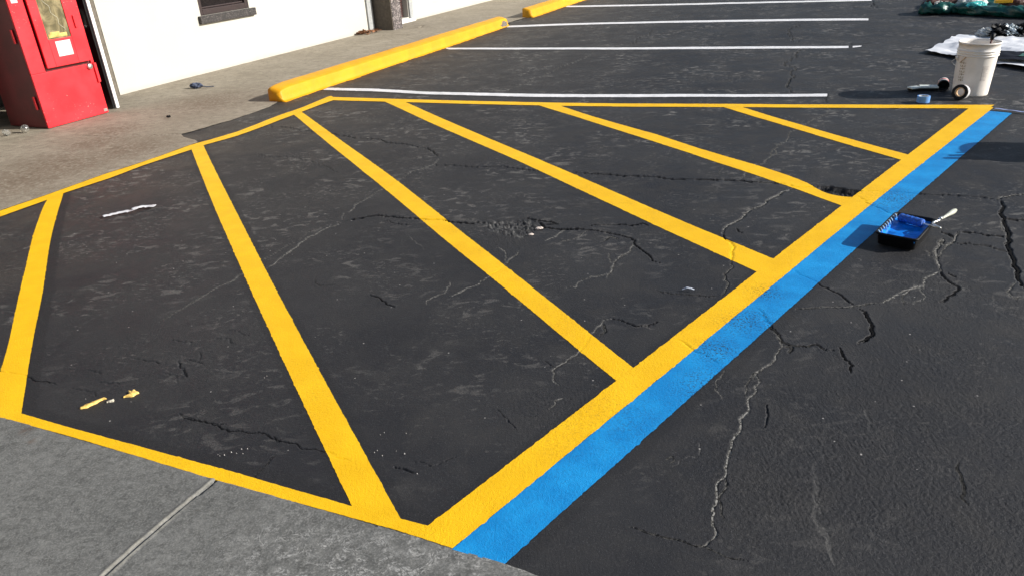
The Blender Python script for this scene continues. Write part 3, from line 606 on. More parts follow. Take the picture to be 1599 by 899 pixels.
def build_stripe(k):
    nm, mt, _, _, off, lb = S[k]; A, B = STR[k]; n = len(A)
    wd = np.linalg.norm(A-B, axis=1).mean(); m = max(5, int(wd/.008)+1)
    t = np.linspace(0, 1, m)[None, :, None]
    P = A[:, None]*(1-t)+B[:, None]*t
    # ragged paint edges
    nrm = (A-B)/np.maximum(np.linalg.norm(A-B, axis=1, keepdims=True), 1e-6); s = np.arange(n)
    amp = .0024 if k[0] != 'w' else .005
    for e, sg, sd in ((0, 1, 3), (m-1, -1, 4)):
        if k == 'blue' and e == 0: continue
        j = .8*fbm(P[:, e, 0]/.011, P[:, e, 1]/.011, 900+sd+len(k)*3+ord(k[-1]), 3)
        j = j+1.5*np.maximum(0, vnoise(P[:, e, 0]/.022, P[:, e, 1]/.022, 950+sd)-.5)*2
        P[:, e] += sg*nrm*(amp*j)[:, None]
    Q = P.reshape(-1, 2); dep, dust_or_lit, lip = cracks(Q); ro = rough_at(Q)
    z = base_height(Q, ro)-dep*.5+off
    if k == 'h5' or k == 'right': z = z-.004*polymask(Q, POT2, .01)
    z = z.reshape(n, m)
    rg = np.clip(ro*1.1+dep*40, 0, 1)
    o = grid(nm, np.dstack([P, z]), mt, LOT, attrs=dict(rough=rg), flip=False)
    tag(o, lb); return o
for k in S: build_stripe(k)
crack_lines()

# ------------------------------------------------------------------ concrete walkway by the building
def build_walk():
    E = WALK_E
    U = np.r_[np.linspace(-9, 1.5, 20)[:-1], np.linspace(1.5, 14, 900), np.linspace(14, 40, 40)[1:]]
    e = np.interp(U, E[:, 0], E[:, 1])+.010*fbm(U/.09, U*0, 31, 3)*((U > 4.27) & (U < 5.7))+.003*fbm(U/.05, U*0, 33, 2)
    t = np.r_[np.linspace(0, 1, 190)]
    V = e[:, None]*(1-t)+(-8.0)*t
    XY = uvn(np.repeat(U[:, None], len(t), 1), V); q = XY.reshape(-1, 2)
    uu = q@[UX, UY]; vv = q@[VX, VY]
    z = .0055+.002*fbm(uu/.9, vv/.9, 71, 3)+.0012*fbm(uu/.12, vv/.12, 73, 2); dust_or_lit = np.zeros(len(q))
    for pts, hw, dp, du in ((gnd([(557,76),(631,60),(700,46)]), .014, .005, .5), (gnd([(576,56.3),(637,55.2)]), .02, .02, 0), (gnd([(640,42),(660,41),(655,44.5),(633,44.5)]), .02, .012, 0),
                            (gnd([(130,213),(160,214),(185,217)]), .006, .01, 0), (gnd([(205,213),(250,212),(285,210)]), .006, .006, .3), (gnd([(660,33),(682,29)]), .015, .01, 0)):
        d, _ = seg_dist(q, pts); d = d+.006*fbm(q[:, 0]/.05, q[:, 1]/.05, 88, 2)
        p = 1-sstep(.3, 1, d/hw); z = z-dp*p; dust_or_lit = np.maximum(dust_or_lit, du*p)
    stain = np.zeros(len(q))
    for p, r in (((95,260), .5), ((200,235), .4), ((20,285), .5), ((180,205), .25), ((150,225), .3), ((330,160), .5)):
        c = gnd([p])[0]; stain = np.maximum(stain, .6*np.exp(-((q-c)**2).sum(1)/r**2))
    n, m = len(U), len(t); z = z.reshape(n, m); z[:, 0] -= .001
    o = grid('walkway', np.dstack([XY, z]), MC, attrs=dict(dust_or_lit=dust_or_lit, stain=stain), flip=True)
    tag(o, 'stained concrete walkway beside the white building', kind='structure')
build_walk()

# ------------------------------------------------------------------ concrete gutter slab in the foreground
def build_gutter():
    a, d, nrm = GUT
    sA = np.r_[np.linspace(-6, -.8, 25)[:-1], np.linspace(-.8, 2.4, 760), np.linspace(2.4, 6, 15)[1:]]; tt = np.r_[np.linspace(-.005, .95, 230), [1.1, 1.3, 1.5]]
    se, oe = GUT_S, GUT_O
    off = np.interp(sA, se, oe)+.0012*fbm(sA/.03, sA*0, 55, 3)
    XY = a+sA[:, None, None]*d+(tt[None, :, None]+off[:, None, None]*np.clip(1-tt/.4, 0, 1)[None, :, None])*nrm
    q = XY.reshape(-1, 2); z = .0015+.0016*fbm(q[:, 0]/.3, q[:, 1]/.3, 81, 3)+.0007*fbm(q[:, 0]/.02, q[:, 1]/.02, 83, 2)
    J = gnd([(338,748),(300,780),(258,815),(215,852),(160,902),(60,1000)]); dj, _ = seg_dist(q, J); jd = (J[-1]-J[0])/np.linalg.norm(J[-1]-J[0]); sgn = (q-J[0])@np.array([-jd[1], jd[0]]); sgn = np.where(((gnd([(150, 800)])[0]-J[0])@np.array([-jd[1], jd[0]])) > 0, sgn, -sgn); sgn = np.where(sgn > 0, dj, -dj)
    side = (q-J[0])@np.array([1, .0])
    wv = .0015*fbm(q[:, 0]/.02, q[:, 1]/.02, 85, 2)
    z = z-.010*(1-sstep(.2, 1, (np.abs(sgn+.002)+wv)/.0055))+.003*np.exp(-((sgn+wv-.010)/.006)**2)
    dust_or_lit = np.exp(-((sgn+wv-.009)/.006)**2)*.5*np.clip(.7+fbm(q[:, 0]/.05, q[:, 1]/.05, 86, 2), 0, 1)  # pale band on one side paints the joint's lit edge into the colour
    c = gnd([(640,890)])[0]; lime = np.clip(1.1*np.exp(-(((q-c)/[.36, .17])**2).sum(1))+.6*np.exp(-((q-gnd([(440,860)])[0])**2).sum(1)/.16**2), 0, 1)
    st = np.maximum(np.exp(-((q-gnd([(43,672)])[0])**2).sum(1)/.020**2), np.exp(-((q-gnd([(51,688)])[0])**2).sum(1)/.012**2))*.8
    n, m = len(sA), len(tt); z = z.reshape(n, m); z[:, 0] -= .004
    o = grid('concrete_gutter', np.dstack([XY, z]), MG, attrs=dict(dust_or_lit=dust_or_lit, lime=lime, stain=st))
    if o.data.polygons[n*m//4].normal.z < 0: o.data.flip_normals()
    tag(o, 'grey concrete gutter slab in the foreground with a diagonal joint', kind='structure')
build_gutter()

# ------------------------------------------------------------------ kerbs
def kerb(name, u0, u1, vf, wdt, hgt, label, taper, seed, chip=False):
    root = empty(name, uv(u0, vf-wdt/2, 0)); tag(root, label, 'kerb', 'yellow kerbs along the walkway')
    n = int((u1-u0)/.02); U = np.linspace(u0, u1, n)
    sec = [(.026, .0), (.008, .006), (.0, .016), (-.010, hgt*.40), (-.018, hgt*.70), (-.021, hgt*.765), (-.027, hgt*.80), (-.07, hgt*.90), (-wdt+.045, hgt*.985), (-wdt+.03, hgt), (-wdt+.010, hgt*.98), (-wdt, hgt*.90), (-wdt, 0)]
    P = np.zeros((n, len(sec), 3))
    for j, (dv, z) in enumerate(sec):
        a = np.clip((U-u0)/.22, 0, 1) if taper else np.ones(n); b = np.clip((u1-U)/.10, 0, 1) if taper else np.ones(n)
        k = (.80+.20*np.sqrt(1-(1-a)**2))*(.8+.2*np.sqrt(1-(1-b)**2))
        zz = z*k+.003*fbm(U/.3, U*0+j*.2, seed, 3)*(z > .01)+.0016*fbm(U/.05, U*0+j, seed+1, 2)*(z > .01)
        base = -5e-3 if z == 0 else 0
        fl = (.018*fbm(U/.12, U*0, seed+3, 3)+.010*fbm(U/.03, U*0, seed+4, 2)) if j == 0 else 0
        wob = .012*fbm(U/1.3, U*0, seed+5, 2)
        V = vf+dv+wob+fl+.002*fbm(U/.05, U*0+j, seed+6, 2)
        if j == 0: zz = zz+.004
        P[:, j] = np.c_[uvn(U, V), zz+base]
    o = grid('kerb_body', P, MKERB, flip=False)
    bm = bmesh.new(); bm.from_mesh(o.data); bvs = list(bm.verts); m = len(sec)
    for e, mm in ((0, 1), (n-1, -1)):
        ring = [bvs[e*m+j] for j in range(m)]
        c = sum((v.co for v in ring[1:]), Vector())/(m-1); out = Vector((-UX, -UY, 0))*mm*.012
        cen = bm.verts.new(c+out)
        for j in range(m): bm.faces.new((ring[j], ring[(j+1) % m], cen))
    bmesh.ops.recalc_face_normals(bm, faces=bm.faces[:]); bm.to_mesh(o.data); bm.free()
    for p in o.data.polygons: p.use_smooth = True
    keep(o, root)
    if chip:
        bm = bmesh.new(); r = random.Random(3)
        cx_ = Vector(uv(u1-.16, vf+.004, .03))
        ring = []
        for a in range(14):
            t = a/14*2*math.pi; rr = 1+r.uniform(-.25, .25)
            ring.append(bm.verts.new(Vector(uv(u1-.16+.13*rr*math.cos(t), vf+.008-.022*(max(0, .05+.05*math.sin(t))/.1), .045+.045*rr*math.sin(t)))))
        cc = bm.verts.new(Vector(uv(u1-.16, vf-.004, .045)))
        for i in range(14): bm.faces.new((ring[i], ring[(i+1) % 14], cc))
        ch = bm_obj('broken_patch', bm, MCHIP, root); keep(ch, root); ch['label'] = 'broken unpainted patch at the far end of the kerb'
def mat_kerb():
    t = NT('kerb_yellow_paint'); f = t.noise(5, 4)
    c = t.mix(t.rng(f, .35, .68), (.57, .262, .0015), (.63, .297, .002)); c = t.mix(t.rng(t.noise(70, 4, .7), .64, .72, 0, .7), c, (.30, .15, .015))
    return t.done(c, .5, t.bump(t.math('ADD', t.noise(60, 4), t.noise(190, 2)), .3, .006), Specular_IOR_Level=.35)
MKERB = mat_kerb(); MCHIP = plain('bare_broken_concrete', (.12, .105, .09), .9, .5, 50, bump=.6)
kerb('concrete_kerb', 5.70, 11.14, -4.985, .165, .150, 'long yellow painted concrete kerb with its near end beside the yellow lines', True, 210, chip=True)
kerb('concrete_kerb', 12.17, 19.5, -5.005, .175, .150, 'farther yellow painted kerb cut off by the top edge', False, 260)

# ------------------------------------------------------------------ building
WV = -7.13; WT = .28; WH = 3.4
bld = empty('white_building', uv(8, WV, 0)); tag(bld, 'white stucco building with a dark window and pebble dash pillar', 'building')
def wall(u0, u1, holes):
    us = sorted({u0, u1, *[x for h in holes for x in h[:2]]}); zs = sorted({-.05, WH, *[x for h in holes for x in h[2:]]})
    bm = bmesh.new(); cache = {}
    def vt(u, v, z):
        k = (round(u, 4), round(v, 4), round(z, 4))
        if k not in cache: cache[k] = bm.verts.new(uv(u, v, z))
        return cache[k]
    hole = lambda i, j: any(h[0] <= (us[i]+us[i+1])/2 <= h[1] and h[2] <= (zs[j]+zs[j+1])/2 <= h[3] for h in holes)
    solid = {(i, j) for i in range(len(us)-1) for j in range(len(zs)-1) if not hole(i, j)}
    for (i, j) in solid:
        a, b, c, d = us[i], us[i+1], zs[j], zs[j+1]
        bm.faces.new([vt(a, WV, c), vt(b, WV, c), vt(b, WV, d), vt(a, WV, d)]); bm.faces.new([vt(a, WV-WT, c), vt(a, WV-WT, d), vt(b, WV-WT, d), vt(b, WV-WT, c)])
        for (di, dj), (p, q) in {(-1, 0): ((a, c), (a, d)), (1, 0): ((b, c), (b, d)), (0, -1): ((a, c), (b, c)), (0, 1): ((a, d), (b, d))}.items():
            if (i+di, j+dj) not in solid: bm.faces.new([vt(p[0], WV, p[1]), vt(q[0], WV, q[1]), vt(q[0], WV-WT, q[1]), vt(p[0], WV-WT, p[1])])
    return keep(bm_obj('wall', bm, MST), bld)
wall(5.66, 30, [(7.03, 7.865, .645, 1.95), (10.98, 11.72, .075, 2.3)])
wall(-7, 3.95, [])
P_ = lambda *a, **k: keep(uvbox(*a, **k), bld)
P_('roof', -7.3, 30.3, -16, WV+.35, WH+.001, WH+.22, MTRIM)
P_('back_wall', -7, 30, -15.6, -15.4, -.05, WH-.002, MST)
P_('end_wall', 29.8, 29.995, -15.39, WV-WT-.002, -.05, WH-.004, MST)
P_('end_wall', -6.995, -6.8, -15.39, WV-WT-.002, -.05, WH-.004, MST)
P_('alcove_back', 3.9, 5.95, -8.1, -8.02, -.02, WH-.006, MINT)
P_('alcove_side', 5.68, 5.9, -8.0, WV-WT-.002, -.02, WH-.006, MJAMB); P_('alcove_side', 3.7, 3.94, -8.0, WV-WT-.002, -.02, WH-.006, MJAMB)
jb = P_('door_jamb', 5.615, 5.657, WV-.29, WV-.004, 0, 2.3, MJAMB); jb['label'] = 'brown door jamb at the wall corner, colour darkened for shade'
P_('doorway_lintel', 3.951, 5.655, WV-WT, WV-.001, 2.3, WH-.002, MST)
wg = P_('shade_wall', 2.75, 3.25, WV-.002, -5.95, -.03, WH-.003, MSHADE); wg['label'] = 'unseen dark wall added left of the cabinet to shade its side'  # unseen wall, added to keep light off the cabinet's side
P_('shade_roof', 2.9, 4.9, WV+.36, -5.95, 2.5, 2.62, MSHADE)  # unseen roof, added with the wall to darken the cabinet's side
# window
wn = P_('window', 7.035, 7.86, WV-.075, WV-.06, .652, 1.945, MGLASS); wn['label'] = 'dark glass window above a granite sill'
def sub(o, par): o.parent = par; o.matrix_parent_inverse = par.matrix_parent_inverse.copy() if False else Matrix.Identity(4); return o
def under(par, o):
    o.parent = par; o.matrix_parent_inverse = (Matrix.Translation(bld.location) @ par.matrix_parent_inverse).inverted(); return o
for nm, a in (('window_frame', (7.032, 7.085, WV-.058, WV-.006, .648, 1.948)), ('window_frame', (7.81, 7.863, WV-.058, WV-.006, .648, 1.948)), ('window_frame', (7.087, 7.808, WV-.058, WV-.006, .648, .715)), ('window_frame', (7.087, 7.808, WV-.058, WV-.006, 1.88, 1.948)),
              ('window_bead', (7.088, 7.807, WV-.054, WV-.035, .717, .737))):
    under(wn, uvbox(nm, *a, MFRAME, bevel=.006))
sill = P_('window_sill', 6.98, 7.935, WV-.184+.13, WV+.045, .558, .644, MGRAN, bevel=.004); sill['label'] = 'rough dark granite window sill'
# pillar with trims and louvre panel
pl = P_('pillar', 10.645, 10.915, WV+.002, WV+.36, -.02, WH-.003, MPEB, bevel=.006); pl['label'] = 'square pebble dash pillar standing out from the wall'
sp_ = P_('pillar_side', 10.628, 10.643, WV+.003, WV+.352, -.02, WH-.004, MJAMB_D if 'MJAMB_D' in globals() else plain('pillar_side_brown', (.085, .07, .055), .85, .2)); sp_['label'] = 'smooth brown side of the pillar'  # plain dark brown slab covering the pillar's near side face
P_('trim_strip', 10.455, 10.60, WV+.002, WV+.03, 0, WH-.005, MGREY, bevel=.004)
lv = P_('louvre_panel', 10.982, 11.718, WV-.14, WV-.12, .077, 2.298, MBRICK); lv['label'] = 'rust brown slatted panel beside the pillar'
bm = bmesh.new()
for i in range(55):
    z = .09+i*.04
    box(bm, (10.985, WV-.118, z), (11.715, WV-.095, z+.022), uv)
sl_ = bm_obj('slats', bm, MBRICK); under(lv, sl_); sl_['kind'] = 'stuff'
P_('trim_strip', 11.735, 11.84, WV+.002, WV+.03, .06, 2.4, MGREY, bevel=.004)
P_('threshold', 10.93, 11.86, WV+.002, WV+.06, -.02, .055, MTRIM, bevel=.005)
# open black door
dr = empty('open_door', uv(5.115, -6.85, 0)); tag(dr, 'black door standing open behind the red cabinet, with a white edge', 'door')
K_ = lambda root, *a, **k: keep(uvbox(*a, **k), root)
K_(dr, 'door_leaf', 5.092, 5.14, -7.45, -6.56, .016, 2.12, MBLK, bevel=.002)
e_ = K_(dr, 'edge_strip', 5.113, 5.147, -6.559, -6.54, .012, 2.125, MTRIM, bevel=.003); e_['label'] = 'white painted edge of the door'
hp = [uv(5.099, -6.66, .93), uv(5.062, -6.66, .915), uv(5.052, -6.66, .85), uv(5.062, -6.66, .775), uv(5.099, -6.66, .76)]
keep(tube('handle', spline(hp), .008, MSTEEL), dr)

# ------------------------------------------------------------------ red cabinet
CU0, CU1, CV = 4.327, 4.952, -6.468
cb = empty('red_cabinet', uv(4.64, -6.74, 0)); tag(cb, 'tall red metal cabinet with a glazed hatch and paper notice by the doorway', 'cabinet')
CH = 1.62
b_ = K_(cb, 'body', CU0, CU1, CV-.52, CV-.022, .012, CH, plain('shaded_red_side', (.11, .006, .010), .5, .2, 8), bevel=.006); b_['label'] = 'sides of the cabinet body, red darkened to stand for shade'  # cabinet red darkened here, its shade is put into the colour
K_(cb, 'foot_plinth', CU0+.03, CU1-.03, CV-.48, CV-.04, .004, .011, MBLK)
# front panel with hatch opening drawn as frame pieces
FU = lambda a: CU0+a
fp = K_(cb, 'front_panel', CU0-.004, CU1+.006, CV-.0215, CV, .012, .475, MRED, bevel=.004)
K_(cb, 'front_panel', CU0-.004, FU(.135), CV-.0215, CV, .4755, CH+.004, MRED, bevel=.004)
K_(cb, 'front_panel', FU(.60), CU1+.006, CV-.0215, CV-.002, .4755, CH+.004, MRED, bevel=.004)
K_(cb, 'front_panel', FU(.1355), FU(.5995), CV-.0215, CV-.001, 1.44, CH+.004, MRED, bevel=.004)
# hatch door, a little open at the bottom
hd = empty('hatch', (0, 0, 0)); hd.name = 'hatch'; hd.location = uv(FU(.15), CV, .95)
def tilt(u, v, z):                     # hinge on the left edge, stands slightly proud at the right
    return uv(FU(u), CV+.006+(u-.15)*.01+v*.8, z)
bmH = {}
def hpart(nm, u0, u1, v0, v1, z0, z1, mat, bev=.003):
    bm = bmesh.new(); box(bm, (u0, v0, z0), (u1, v1, z1), tilt); return keep(bm_obj(nm, bm, mat, bevel=bev), cb)
bpy.data.objects.remove(hd)
hp1 = hpart('hatch_door', .148, .232, 0, .024, .505, 1.43, MRED); hpart('hatch_door', .462, .592, 0, .024, .505, 1.43, MRED)
hpart('hatch_door', .2325, .4615, 0, .024, .505, .733, MRED); hpart('hatch_door', .2325, .4615, 0, .024, 1.33, 1.43, MRED)
def mat_pane():
    t = NT('yellowed_window_pane'); k = t.map((3, 3, 1.6), (0, .5, .3)); f = t.noise(2.5, 5, .6, vec=k, dist=1.5)
    c = t.mix(t.rng(f, .38, .62), (.10, .085, .045), (.24, .20, .11))
    return t.done(c, .12, t.bump(t.noise(9, 3, dist=2), .25, .02), Specular_IOR_Level=.7)
pn = hpart('pane', .2325, .4615, .006, .012, .733, 1.33, mat_pane(), 0)
# things seen through the scratched pane are lumps of packing behind it
bm = bmesh.new()
for (u0, u1, z0, z1) in ((.25, .43, .745, .775), (.27, .36, .775, .79)): box(bm, (u0, .0125, z0), (u1, .016, z1), tilt)
keep(bm_obj('pane_bead', bm, plain('brass_strip', (.50, .36, .10), .4, .4, 30), bevel=.002), cb)
sc_ = []
for i in range(16): sc_.append(Vector(tilt(.27+.010*i+.012*math.sin(i*1.4), .0145, 1.12-.022*i)))
keep(tube('scratch', spline(sc_, 4), .0022, plain('pale_tape', (.42, .40, .30), .5, .3), n=6), cb)['label'] = 'pale wavy tape mark on the pane'
nt_ = hpart('paper_notice', .287, .432, .0245, .0262, .585, .712, MPAPER, 0); nt_['label'] = 'white paper notice taped below the pane'
bm = bmesh.new()
for i, (a, b) in enumerate(((.325, .395), (.31, .405), (.33, .39), (.315, .4))): box(bm, (a, .0264, .665-.016*i), (b, .0267, .669-.016*i), tilt)
for z in (.70, .66, .595): box(bm, (.416, .0264, z-.006), (.428, .0267, z+.004), tilt)
keep(bm_obj('print_lines', bm, MPRINT2), cb)['kind'] = 'stuff'
hpart('pull_handle', .518, .538, .0245, .045, .80, .905, MRED, .004)
K_(cb, 'corner_label', FU(.028), FU(.085), CV+.0005, CV+.0015, 1.055, 1.085, MPAPER)
# latch plate, lock knob, hinges, feet
K_(cb, 'latch_plate', FU(.605), FU(.632), CV+.0005, CV+.02, .30, .475, MRED, bevel=.003)
a0 = Vector(uv(FU(.565), CV-.001, .452)); ax = Vector((VX, VY, 0))
mt = Matrix.Translation(a0) @ ax.to_track_quat('Z', 'Y').to_matrix().to_4x4()
keep(lathe('lock_knob', [(0, .024), (.022, .023), (.0255, .018), (.026, 0)], MSTEEL, mtx=mt, n=24), cb)
for z in (.175, .735, 1.3):
    K_(cb, 'hinge', CU0-.016, CU0-.0045, CV-.075, CV-.05, z, z+.115, MRED, bevel=.004)
K_(cb, 'corner_bracket', FU(.585), FU(.622), CV+.0005, CV+.003, .03, .055, MSTEEL)

# bits by the cabinet
pt = tube('metal_post', [Vector(uv(4.05, -6.83, .0)), Vector(uv(4.06, -6.83, .5)), Vector(uv(4.07, -6.83, 1.2))], .025, MGREY); tag(pt, 'grey metal post at the left edge behind the red cabinet', 'post')
for i, (px, r, lb) in enumerate((((41, 207), .035, 'clear plastic dome shaped cup lying against the red cabinet'), ((12, 212), .032, 'clear plastic dome shaped cup by the left edge below the cabinet'))):
    c = g3(px, .008); A = Matrix.Translation(c+Vector((0, 0, r*.95))) @ Matrix.Rotation(1.2+i, 4, 'X') @ Matrix.Rotation(i*1.7, 4, 'Z')
    pr = [(r*math.cos(t), r*math.sin(t)) for t in np.linspace(-.15, 1.5, 10)] + [((r-.002)*math.cos(t), (r-.002)*math.sin(t)) for t in np.linspace(1.5, -.15, 10)]
    o = lathe('dome_cup', pr, MCLR, mtx=A, n=28); tag(o, lb, 'cup', 'plastic cups by the cabinet')

# ------------------------------------------------------------------ bucket and painters' things
def bucket(root, c, rb, rt, H, mat, rot=0):
    A = Matrix.Translation(c)
    R = lambda t: rb+(rt-rb)*t
    pr = [(0, .004), (rb-.01, .002), (rb-.002, .0), (rb, .006)]
    pr += [(R(t), H*t) for t in np.linspace(.05, .74, 12)]
    for t in (.755, .80, .845): pr += [(R(t), H*t-.004), (R(t)+.007, H*t-.002), (R(t)+.007, H*t+.003), (R(t)+.001, H*t+.006)]
    pr += [(R(.9), H*.9), (R(.97), H*.97), (R(.975)+.005, H*.972), (R(1)+.005, H), (R(1)-.002, H), (R(.95)-.003, H*.95), (R(.5)-.003, H*.5), (rb-.004, .01), (0, .008)]
    return keep(lathe('body', pr, mat, mtx=A, n=72), root)
bc = g3((1513.5, 146.5)); bk = empty('paint_bucket', bc); tag(bk, 'tall off white plastic bucket with ribbed rim and faded print', 'bucket')
RB, RT, BH = .127, .144, .405
bucket(bk, bc, RB, RT, BH, MPLAS)
view = math.atan2(-bc.y, -bc.x)                                    # side of the bucket that faces the camera
def on_bucket(a, z, e=.0012):
    r = RB+(RT-RB)*z/BH+e; return Vector((bc.x+r*math.cos(view+a), bc.y+r*math.sin(view+a), z))
def decal(nm, rects, mat):
    bm = bmesh.new()
    for (a0, a1, z0, z1) in rects:
        k = max(2, int(abs(a1-a0)/.08)+1); prev = None
        for a in np.linspace(a0, a1, k):
            p = (bm.verts.new(on_bucket(a, z0)), bm.verts.new(on_bucket(a, z1)))
            if prev: bm.faces.new((prev[0], p[0], p[1], prev[1]))
            prev = p
    return keep(bm_obj(nm, bm, mat), bk)
r_ = random.Random(5); rc = []
for i in range(7):                                                 # upright column of faded brand print, reads bottom to top
    z = .115+i*.022
    rc += [(-.82, -.50, z, z+.004), (-.82, -.78, z, z+.016), (-.54, -.50, z+.004, z+.016), (-.70, -.64, z+.002, z+.014)] if i % 2 else [(-.80, -.48, z+.006, z+.011), (-.66, -.60, z, z+.017), (-.80, -.76, z, z+.012)]
decal('faded_print', rc, MPRINT)['kind'] = 'stuff'
dl = decal('print_lines', [(.42, .42+r_.uniform(.2, .34), .125+i*.0105, .128+i*.0105) for i in range(11)]+[(.40, .43, .125, .235)], MPRINT2)
dl['kind'] = 'stuff'
# wire bail with its ear
ear = on_bucket(-1.15, .285, .006); ear2 = on_bucket(2.0, .285, .006)
bp = [ear]
for t in np.linspace(0, 1, 9)[1:-1]:
    ang = view-1.15+(-math.pi)*t; r = RT+.022; bp.append(Vector((bc.x+r*math.cos(ang), bc.y+r*math.sin(ang), .285-.10*math.sin(math.pi*t))))
bp.append(ear2)
keep(tube('bail_wire', spline(bp, 4), .0022, MSTEEL, n=6), bk)
keep(tube('bail_ear', [on_bucket(-1.15, .272, .002), on_bucket(-1.15, .298, .010)], .012, MPLAS, n=12), bk)
wp = [on_bucket(-.55, .30, .003), on_bucket(-.72, .272, .008), on_bucket(-.86, .255, .004)]
keep(tube('handle_grip', spline(wp, 4), .0035, MTAN, n=6), bk)
# brush sticking out of the bucket
br_ = empty('paint_brush', bc+Vector((.06, .0, .25))); tag(br_, 'dark handled brush sticking out of the top of the off white bucket', 'brush')
keep(tube('handle', [bc+Vector((.04, -.03, .22)), bc+Vector((.055, -.045, .36)), bc+Vector((.075, -.02, .43))], .008, MWOOD, n=8), br_)
keep(tube('brush_head', [bc+Vector((.068, -.03, .415)), bc+Vector((.082, -.01, .445)), bc+Vector((.10, .0, .45))], .016, MBPL, n=8, rads=[.012, .018, .012]), br_)

def frame_from(c, axis): return Matrix.Translation(c) @ Vector(axis).normalized().to_track_quat('Z', 'Y').to_matrix().to_4x4()
# tape roll leaning on the bucket
tc = g3((1499, 156.5)); ra = .057
root = empty('tape_roll', tc); tag(root, 'black sided tape roll with tan core leaning on the bucket', 'tape roll')
axis = Vector((-.72, -.66, .18)); A = frame_from(tc+Vector((.005, .02, ra*.985)), axis)
keep(lathe('tape', [(.034, -.035), (ra, -.035), (ra, .022), (.035, .022), (.034, .02)], plain('grey_white_tape', (.55, .55, .56), .5, .06), mtx=A, n=48, smooth=False), root)
keep(lathe('side_face', [(.0355, .0225), (.0355, .0245), (ra-.001, .0245), (ra+.001, .020), (ra+.001, .012)], MBPL, mtx=A, n=48, smooth=False), root)
keep(lathe('core', [(.035, .026), (.0305, .026), (.0305, -.03), (.034, -.03), (.034, .026)], MTAN, mtx=A, n=40, smooth=False), root)
# can lying beside it
cc = g3((1476, 143)); root = empty('spray_can', cc); tag(root, 'small can lying open end first beside the bucket, white and red label', 'can')
axis = Vector((-.45, -.86, -.05)); A = frame_from(cc+Vector((.01, .06, .044)), axis); rc_ = .04
keep(lathe('label_sleeve', [(rc_, -.07), (rc_, .01)], MPAPER, mtx=A, n=32), root)
keep(lathe('red_band', [(rc_+.001, -.045), (rc_+.001, -.02)], MRDL, mtx=A, n=32), root)
keep(lathe('body', [(0, -.072), (rc_-.002, -.072), (rc_-.001, .012), (rc_+.003, .014), (rc_+.003, .05), (rc_-.002, .052), (rc_-.004, -.05), (0, -.05)], MBPL, mtx=A, n=32), root)
rr = root
# dark stand under the can
# flat white paint pads
for i, (px, ln, wd, ang, lb) in enumerate((((1430, 143.5), .085, .06, .25, 'white paint pad lying flat at the tip of the tool row'), ((1452, 142.5), .13, .07, -.32, 'long white paint pad with dark handle between the can and the other pad'))):
    c = g3(px); root = empty('paint_pad', c); tag(root, lb, 'paint pad', 'paint pads left of the bucket')
    Rz = Matrix.Translation(c+Vector((0, .03, 0))) @ Matrix.Rotation(ang, 4, 'Z'); f = lambda x, y, z: tuple(Rz @ Vector((x, y, z)))
    bm = bmesh.new(); box(bm, (-ln/2, -wd/2, .004), (ln/2, wd/2, .022), f); keep(bm_obj('base_plate', bm, MBPL, bevel=.004), root)
    bm = bmesh.new(); box(bm, (-ln/2-.004, -wd/2-.003, .0225), (ln/2+.004, wd/2+.003, .034+.004*i), f); keep(bm_obj('pad', bm, plain('pale_pad', (.62, .66, .62), .8, .1), bevel=.004), root)
    keep(tube('handle', [f(ln/2-.02, 0, .014), f(ln/2+.05, .01, .012), f(ln/2+.09, .015, .013)], .010, MBPL, n=8), root)
# blue masking tape on the ground
tc = g3((1441, 160.5)); root = empty('masking_tape_roll', tc); tag(root, 'small roll of blue masking tape standing flat on the asphalt', 'tape roll')
A = Matrix.Translation(tc+Vector((0, 0, .004)))
keep(lathe('tape', [(.038, 0), (.046, 0), (.046, .048), (.038, .048)], MBLUET, mtx=A, n=40, smooth=False), root)
keep(lathe('core', [(.0375, .001), (.0345, .001), (.0345, .0475), (.0375, .0475)], MPAPER, mtx=A, n=40, smooth=False), root)
# red cap behind the bucket
c = g3((1548, 147)); o = lathe('red_bottle', [(0, .06), (.02, .058), (.024, .05), (.025, .004), (0, .002)], MRDL, mtx=Matrix.Translation(c+Vector((-.005, .09, .003))), n=24); tag(o, 'small red bottle half hidden behind the bucket', 'bottle')
# strip of blue tape stuck on the asphalt
a, b = gnd([(1553, 172)])[0], gnd([(1640, 183)])[0]; nn = 30; t = np.linspace(0, 1, nn)[:, None]; ctr = a*(1-t)+b*t; dd = (b-a)/np.linalg.norm(b-a); pp = np.array([-dd[1], dd[0]])
P = np.stack([np.c_[ctr+pp*s*(.010+.002*np.sin(t*17)), np.full(nn, .0125)+.001*np.sin(t[:, 0]*23)] for s in (-1, 1)], 1)
o = grid('tape_strip', P, plain('pale_blue_tape', (.22, .27, .48), .6, .15), flip=True); tag(o, 'thin pale blue tape strip leading off from the blue stripe', 'tape')

